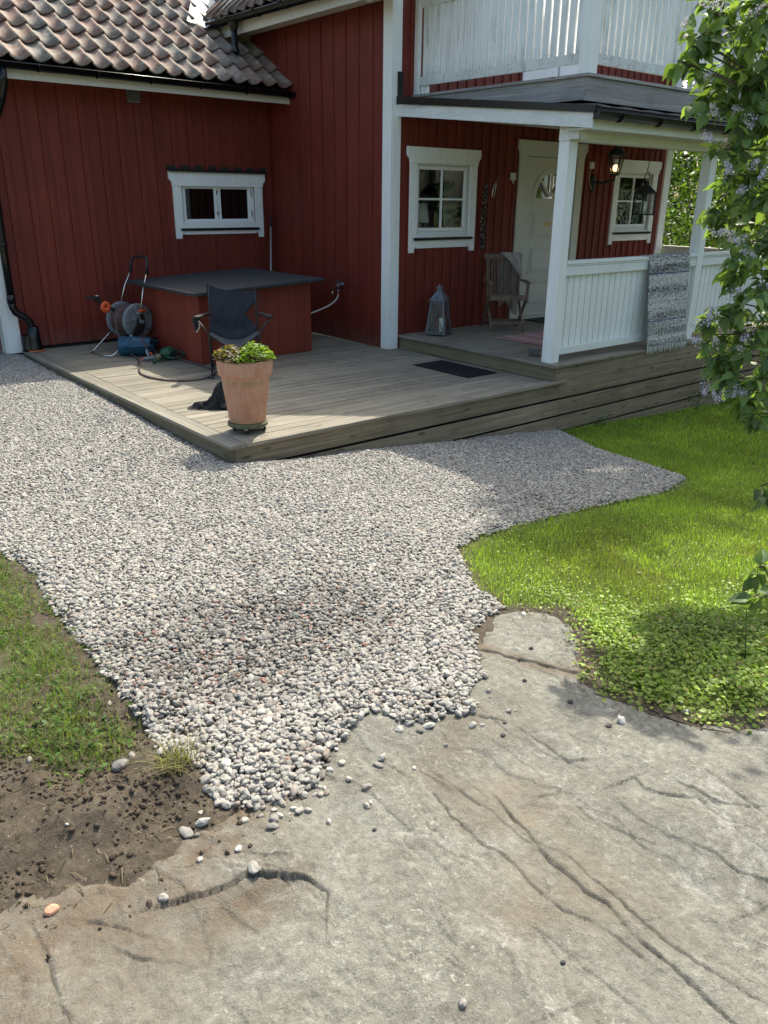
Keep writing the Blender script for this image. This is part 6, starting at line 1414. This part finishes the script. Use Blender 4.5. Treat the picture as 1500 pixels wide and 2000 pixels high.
b = MB(); b.tube([g0+Vector((.041, -.1555, -.075)), g0+Vector((.085, -.18, -.072))], [.032, .034], 16); b.build('spray_head', plain('tan_plastic', (.22, .16, .08), .5), sg, True)
b = MB(); b.tube([g0+Vector((.012, -.05, -.035)), g0+Vector((.014, -.11, -.055))], .009, 8); b.tube([g0+Vector((-.105, -.075, -.098)), g0+Vector((-.086, -.0845, -.0952))], .016, 12); b.build('trigger', M['orange'], sg, True)
b = MB(); b.tube([g0+Vector((.008, .012, .010)), g0+Vector((-.008, -.02, -.012))], .018, 12); b.build('coupling', M['blkmatt'], sg, True)
# blue watering can on its side
def can(name, label, mat, loc, rz, L, rad, tilt=0):
    t_ = thing(name, label, 'watering can', loc, rz)
    b = MB(); prof = [(.001, 0), (rad*.93, 0), (rad, .012), (rad*.97, L*.25), (rad*1.0, L*.27), (rad*.97, L*.30), (rad*.97, L*.40), (rad*1.0, L*.42), (rad*.96, L*.45), (rad*.92, L*.95), (rad*.85, L), (rad*.5, L*1.01), (rad*.46, L*.98), (rad*.40, L*.7)]
    b.lathe(prof, n=36); b.v = [(p[2]-L/2, p[0], rad+p[1]) for p in b.v]; b.build('body', mat, t_, True, local=True)
    b = MB(); b.tube(spline([(L*.48, rad*.55, rad*1.5), (L*.62, rad*.9, rad*1.3), (L*.50, rad*1.35, rad*.9), (0, rad*1.45, rad*.7), (-L*.35, rad*1.0, rad*.7)]), .011, 8); b.build('handle', mat, t_, True, local=True)
    b = MB(); b.tube([(-L*.25, -rad*.85, rad*1.0), (.0, -rad*1.4, rad*1.15), (L*.65, -rad*1.7, rad*1.35)], [.024, .016, .012], 12); b.build('spout', mat, t_, True, local=True)
    return t_
can('watering_can', 'blue plastic watering can lying on its side below the hose reel', M['blueplast'], (.94, 3.86, .0), R(-38), .37, .112)
gc = thing('watering_can', 'small dark green watering can lying beside the blue one against the red box', 'watering can', (1.13, 3.42, 0), R(10))
b = MB(); b.sphere((0, 0, .075), .105, .085, .075, 24, 12); b.build('body', M['greenplast'], gc, True, local=True)
b = MB(); b.lathe([(.050, -.008), (.056, 0), (.050, .010), (.044, .0)], n=24); b.v = [(.0+p[0], -.082+p[2], .070+p[1]*.8) for p in b.v]; b.build('opening_rim', M['greenplast'], gc, True, local=True)
b = MB(); b.lathe([(.001, 0), (.048, .0)], n=24); b.v = [(.0+p[0], -.0835, .070+p[1]*.8) for p in b.v]; b.build('opening', M['dark'], gc, local=True)
b = MB(); b.tube(spline([(-.09, -.05, .055), (-.06, -.14, .045), (.04, -.17, .050), (.12, -.13, .065), (.10, -.04, .095)]), .010, 8); b.build('handle', M['greenplast'], gc, True, local=True)
b = MB(); b.tube([(-.07, -.03, .05), (-.19, -.08, .030), (-.25, -.11, .028)], [.018, .010, .008], 10); b.lathe([(.008, 0), (.028, .02), (.026, .028), (.001, .03)], n=16); 
b.v = b.v[:30]+[(-.25-p[2], -.11+p[0], .030+p[1]) for p in b.v[30:]]; b.build('spout', M['greenplast'], gc, True, local=True)
# pale green barrel glimpsed past the house corner
rb = thing('rain_barrel', 'pale green plastic water barrel just showing at the left edge beside the corner board', 'barrel', (-.47, 5.02, float(gz(-.47, 5.0))))
b = MB(); z0 = float(gz(-.47, 5.0)); b.lathe([(.001, 0), (.17, 0), (.20, .3), (.205, .60), (.215, .66), (.215, .70), (.19, .70)], (-.50, 5.03, z0), 32); b.build('body', M['palegreen'], rb, True)
b = MB(); b.lathe([(.215, .70), (.230, .705), (.228, .73), (.15, .76), (.001, .77)], (-.50, 5.03, z0), 32); b.build('lid', M['palegreen'], rb, True)
# ------------------------------------------------------------------ vegetation
def cloud_leaves(blobs, per_m2, size, cols, shape='oval', shell=.55, up_bias=.4, droop=.2, wr_=.6, seed=0, gap=.0):
    """leaf clumps: leaves gathered on many small clusters inside each blob"""
    P = []; N_ = []; D = []; 
    for (x, y, z, rx, ry, rz_) in blobs:
        area = 4*math.pi*((rx*ry+ry*rz_+rx*rz_)/3); n = int(area*per_m2); ncl = max(3, n//26)
        d = rng.normal(0, 1, (ncl, 3)); d /= np.linalg.norm(d, axis=1, keepdims=True); rad = (shell+(1-shell)*rng.random(ncl)**.7)[:, None]*(1+.18*rng.normal(0, 1, (ncl, 1)))
        cc_ = d*rad*np.array([rx, ry, rz_])
        idx_ = rng.integers(0, ncl, n); cs = .16*min(rx, ry, rz_)+.03
        p = cc_[idx_]+rng.normal(0, cs, (n, 3)); P.append(p+np.array([x, y, z])); dd = p/np.array([rx, ry, rz_]); D.append(dd+rng.normal(0, .6, (n, 3))+np.array([0, 0, -droop])); N_.append(rng.normal(0, .55, (n, 3))+np.array([0, 0, up_bias])+dd*.4)
    P = np.concatenate(P); D = np.concatenate(D); N_ = np.concatenate(N_); n = len(P); L = size*np.exp(rng.normal(0, .22, n))
    return leaves(P, N_, D, L, L*wr_, gcol(n, cols[0], cols[1], .22), shape, .18, .3)
def tree(name, label, cat, base, blobs, per, size, cols, trunk_r, group=None, limbs=8, wr_=.6, bark=None, th=None):
    t = thing(name, label, cat, base, 0, group)
    V, F, c = cloud_leaves(blobs, per, size, cols, wr_=wr_); npmesh('crown', V, F, M['leaf'], t, dict(col=('FLOAT_COLOR', rgba(c))))
    b = MB(); zt_ = max(q[2] for q in blobs); bx0, by0, bz0 = base; cxm = base[0]*.6+.4*sum(q[0] for q in blobs)/len(blobs); cym = sum(q[1] for q in blobs)/len(blobs)
    th = th or .8; top = Vector((cxm, cym, bz0+(zt_-bz0)*th)); b0 = Vector(base)-Vector((0, 0, .15))
    tr_ = [b0, b0.lerp(top, .3)+Vector((.06, .03, 0)), b0.lerp(top, .65), top]; b.tube(tr_, [trunk_r*1.25, trunk_r, trunk_r*.7, trunk_r*.25], 10)
    for k in range(limbs):
        q = random.choice(blobs); s0 = b0.lerp(top, random.uniform(.25, .8)); e0 = Vector(q[:3])+Vector([random.uniform(-.7, .7)*q[3+i] for i in range(3)]); mid = s0.lerp(e0, .5)+Vector((0, 0, .12*(e0-s0).length)); b.tube([s0, mid, e0], [trunk_r*.38, trunk_r*.24, trunk_r*.08], 6)
    b.build('trunk', bark or M['bark'], t, True); return t
# lilac bush at the right edge
LB = [(1.01, -2.87, 2.53, 0.16), (1.17, -2.93, 2.47, 0.22), (0.91, -2.86, 2.42, 0.1), (1.25, -2.83, 2.36, 0.16), (1.16, -3.07, 2.29, 0.2), (0.9, -2.85, 2.39, 0.07), (1.17, -2.85, 2.2, 0.13), (0.94, -2.88, 2.31, 0.07), (1.15, -3.0, 2.13, 0.2), (1.3, -3.07, 2.04, 0.2), (1.13, -2.95, 1.97, 0.12), (1.26, -2.97, 1.86, 0.14), (1.23, -3.13, 1.77, 0.18), (0.8, -2.85, 2.32, 0.05), (1.23, -2.9, 1.72, 0.08), (1.25, -2.95, 1.65, 0.12), (1.23, -3.12, 1.56, 0.16), (1.2, -3.08, 1.44, 0.12), (1.16, -3.24, 1.36, 0.16), (1.19, -3.1, 1.27, 0.12), (1.15, -3.04, 1.19, 0.09), (1.22, -3.2, 1.13, 0.17), (1.05, -3.09, 1.12, 0.07), (1.17, -3.14, 1.02, 0.13), (1.14, -3.33, 0.95, 0.17), (1.19, -3.25, 0.8, 0.12), (1.14, -3.08, 0.99, 0.08), (1.11, -3.36, 0.76, 0.08), (1.16, -3.17, 0.9, 0.1), (0.62, -3.65, 0.57, 0.045), (0.1, -3.93, 0.43, 0.045), (-0.0, -4.01, 0.37, 0.045), (1.04, -3.11, 2.51, 0.22), (1.29, -3.25, 1.5, 0.2), (1.42, -3.11, 2.18, 0.3), (1.4, -3.35, 1.13, 0.28)]
LF = [(0.87, -2.94, 2.53), (0.97, -3.09, 2.5), (0.93, -2.99, 2.41), (0.83, -2.85, 2.47), (0.92, -2.94, 2.26), (0.96, -2.97, 2.12), (1.04, -3.11, 2.07), (0.96, -2.96, 2.01), (1.02, -3.05, 1.88), (1.06, -3.11, 1.79), (1.07, -3.14, 1.9), (1.09, -3.19, 1.87), (1.02, -3.05, 1.6), (1.04, -3.09, 1.59), (1.07, -3.14, 1.57), (1.08, -3.18, 1.51), (1.05, -3.11, 1.58), (1.06, -3.15, 1.32), (1.0, -3.08, 1.21), (0.97, -3.03, 1.17), (1.12, -3.27, 1.36), (0.96, -3.05, 1.09), (1.01, -3.13, 1.09), (1.06, -3.23, 1.07), (1.07, -3.24, 1.12), (0.97, -3.13, 0.86), (0.99, -3.19, 0.83), (1.01, -3.23, 0.85), (1.03, -3.26, 0.87), (1.05, -3.29, 0.86)]
LT = Vector((2.35, -3.75, float(gz(2.35, -3.75))))
li = thing('lilac_bush', 'lilac bush with heart-shaped leaves and pale purple flowers reaching in from the right', 'lilac', LT)
P = []; D = []; N_ = []; tw = MB()
hub = [LT+Vector((0, 0, -.1)), LT+Vector((-.15, .08, .7)), LT+Vector((-.35, .2, 1.5)), LT+Vector((-.5, .35, 2.4))]
tw.tube(hub, [.06, .045, .032, .018], 8); tw.tube([hub[0]+Vector((.12, .1, 0)), LT+Vector((.2, .3, 1.2)), LT+Vector((.1, .5, 2.6))], [.05, .035, .015], 8)
ex = [(1.75, -3.35, .9+.45*k, .42) for k in range(6)]+[(2.3, -3.6, 1.2+.6*k, .5) for k in range(4)]+[(1.5, -3.6, 1.5+.5*k, .22) for k in range(3)]
for bi, (x, y, z, r_) in enumerate(LB+ex):
    r_ = r_*.82 if r_ > .06 and bi < len(LB) else r_
    c = Vector((x, y, z)); off = Vector((rt.x, rt.y, 0))
    # twig from the nearest point of the main stems
    s0 = min((hub[i].lerp(hub[i+1], t) for i in range(3) for t in (0, .25, .5, .75)), key=lambda p: (p-c).length+abs(p.z-c.z+.3)*.7)
    if r_ < .06 and z < .7: s0 = Vector((x, y, z))+off*.9+Vector((0, 0, .25))
    mid = s0.lerp(c, .55)+Vector((random.uniform(-.05, .05), random.uniform(-.05, .05), .06)); tw.tube([s0, mid, c], [.010, .007, .003], 6)
    nt = max(2, int(r_*74)) if bi < len(LB) else int(r_*24)
    if r_ < .06: nt = 2
    for k in range(nt):
        d = Vector(rng.normal(0, 1, 3)); d.normalize(); e = c+d*r_*random.uniform(.5, 1.05)-Vector((0, 0, .02)); st_ = c.lerp(e, .1); tw.tube([st_, st_.lerp(e, .5)+Vector((0, 0, .012)), e], .0017, 5)
        ax = (e-st_).normalized()
        for j in range(4):
            q = st_.lerp(e, .25+.25*j); sdv = ax.cross(Vector(rng.normal(0, 1, 3))).normalized()
            for sg in (-1, 1):
                if random.random() < .12: continue
                dd = (sdv*sg+ax*.6+Vector((0, 0, -.55+random.uniform(-.3, .3)))).normalized(); P.append(q+dd*.012); D.append(dd); N_.append(Vector((random.gauss(0, .5), random.gauss(0, .5), 1))+dd*.2)
P = np.array(P); D = np.array(D); N_ = np.array(N_); n = len(P); L = rng.uniform(.045, .082, n)
V, F, c = leaves(P, N_, D, L, L*rng.uniform(.68, .82, n), gcol(n, (.09, .15, .055), (.20, .275, .095), .25), 'heart', .16, .28)
npmesh('foliage', V, F, M['leaf'], li, dict(col=('FLOAT_COLOR', rgba(c))), True)
tw.build('branch', M['bark'], li, True, fixn=False)
for (x, y, z) in LF:
    n = 90; t = rng.random(n)**.8; a = rng.uniform(0, 6.283, n); Lp = random.uniform(.06, .11); dirv = Vector((random.gauss(-.2, .5), random.gauss(-.1, .5), random.uniform(-.5, .7))).normalized()
    u1 = dirv.orthogonal().normalized(); u2 = dirv.cross(u1); w = (.028*(1-t)**.7+.006)*np.sqrt(rng.random(n))
    P = np.array([x, y, z])+np.outer(t-.5, np.array(dirv))*Lp+np.outer(w*np.cos(a), np.array(u1))+np.outer(w*np.sin(a), np.array(u2))
    nrm = np.outer(np.cos(a), np.array(u1))+np.outer(np.sin(a), np.array(u2))+rng.normal(0, .3, (n, 3)); nrm /= np.linalg.norm(nrm, axis=1, keepdims=True)
    s1 = np.cross(nrm, rng.normal(0, 1, (n, 3))); s1 /= np.linalg.norm(s1, axis=1, keepdims=True); s2 = np.cross(nrm, s1); r_ = rng.uniform(.004, .0065, n)[:, None]
    V = np.stack([P+s1*r_*1.1, P+(s1+s2)*r_*.30+nrm*r_*.1, P+s2*r_*1.1, P+(-s1+s2)*r_*.30+nrm*r_*.1, P-s1*r_*1.1, P+(-s1-s2)*r_*.30+nrm*r_*.1, P-s2*r_*1.1, P+(s1-s2)*r_*.30+nrm*r_*.1], 1).reshape(-1, 3)
    F = (np.arange(n)*8)[:, None]+np.arange(8)[None]; c = gcol(n, (.36, .33, .50), (.62, .58, .74), .18)
    npmesh('flower', V, F, M['petal'], li, dict(col=('FLOAT_COLOR', rgba(np.repeat(c, 8, 0)))))
# bushes and trees behind the porch
bush_specs = [
 ('shrub', 'sunlit leafy bush seen past the corner board at the far end of the porch', (11.6, 4.6), [(11.6, 4.6, .5, 1.1, 1.0, 1.3), (11.2, 4.0, 1.7, .9, .8, .9)], 170, .075, ((.035, .075, .014), (.10, .16, .03))),
 ('shrub', 'bright leafy bush seen through the gap between porch post and lilac', (12.6, 3.0), [(12.6, 3.0, .4, 1.2, 1.1, 1.3), (12.4, 2.9, 1.8, 1.0, .9, 1.0), (12.9, 2.6, 2.9, .8, .8, .7)], 150, .08, ((.04, .085, .014), (.13, .19, .03))),
 ('shrub', 'low bush at the foot of the far end of the porch', (11.0, 1.9), [(11.0, 1.9, -.1, .8, .8, .8), (11.4, 1.2, .1, .9, .8, .9)], 150, .065, ((.04, .08, .014), (.11, .17, .03))),
]
for nm, lb, (bx0, by0), bl, per, sz, cl_ in bush_specs:
    tree(nm, lb, 'bush', (bx0, by0, float(gz(bx0, by0))), bl, per, sz, cl_, .05, 'bushes beyond the porch', 14, th=.6)
tree('deciduous_tree', 'tall tree at the far right whose spreading crown shades the gravel', 'tree', (13.8, 1.4, -.9), [(8.9, 1.75, 11, 1.1, .6, .9), (10.4, 1.7, 11, 1.2, .6, 1.), (12, 1.6, 10.8, 1.3, .6, 1.1), (13.5, 1.4, 10.5, 1.2, .7, 1.2)], 190, .16, ((.03, .07, .012), (.08, .14, .025)), .16, 'trees beyond the porch', 22)
for i, (bx0, by0, h, lb) in enumerate(((16.5, 5.5, 3.4, 'broad green tree filling the gap right of the house corner board'), (17.5, 2.4, 3.6, 'broad green tree behind the bright bush past the porch post'), (19., 9., 4.5, 'large tree standing farthest back beyond the house'), (15.0, -1.0, 3.6, 'round green tree behind the lilac at the right edge'))):
    z0 = float(gz(bx0, by0)); tree('deciduous_tree', lb, 'tree', (bx0, by0, z0), [(bx0, by0, z0+h*.5, h*.55, h*.5, h*.55), (bx0+.6, by0-.8, z0+h*1.0, h*.42, h*.42, h*.42), (bx0-.8, by0+.6, z0+h*.95, h*.4, h*.4, h*.4)], 34, .17, ((.025, .055, .010), (.07, .12, .022)), .15, 'trees beyond the porch', 14)
# trees standing across the garden (seen only as reflections in the windows)
for i, (bx0, by0, h) in enumerate(((7.5, -13, 6.), (12, -9.5, 6.5), (2.0, -16, 6.5), (17, -6.5, 6.))):
    z0 = float(gz(bx0, by0)); tree('deciduous_tree', ['garden tree mirrored in the window nearest the deck', 'garden tree mirrored in the far porch window', 'garden tree far behind the viewer', 'garden tree to the far right of the lawn'][i], 'tree', (bx0, by0, z0), [(bx0, by0, z0+h*.55, h*.42, h*.42, h*.45), (bx0+1, by0-1, z0+h*.95, h*.33, h*.33, h*.33)], 16, .26, ((.025, .055, .010), (.07, .12, .022)), .2, 'trees across the garden', 8)
# small plants at the foot of the skirting
for i, (x, y, lb) in enumerate(((4.45, -.07, 'small weed against the porch skirting where the gravel ends'), (6.4, -.10, 'leafy sprig climbing the porch skirting near the lilac'), (7.4, -.16, 'clump of leaves at the foot of the skirting behind the lilac'))):
    z0 = float(gz(x, y)); t = thing('weed', lb, 'plant', (x, y, z0)); n = (50, 90, 130)[i]; h = (.10, .30, .28)[i]
    P = np.stack([x+rng.normal(0, .09+.03*i, n), y-np.abs(rng.normal(0, .05, n)), z0+rng.random(n)*h], 1); V, F, c = leaves(P, rng.normal(0, .4, (n, 3))+np.array([0, -.3, 1]), rng.normal(0, 1, (n, 3))+np.array([0, -.3, .3]), rng.uniform(.02, .045, n), rng.uniform(.012, .02, n), gcol(n, (.035, .075, .015), (.08, .14, .03)), 'oval'); npmesh('foliage', V, F, M['leaf'], t, dict(col=('FLOAT_COLOR', rgba(c))))
    b = MB()
    for k in range(6): b.tube([(x+random.gauss(0, .03), y-.02, z0-.02), (x+random.gauss(0, .08), y-.04, z0+h*.9)], .002, 5)
    b.build('stem', bpy.data.materials['stalk_green'], t)
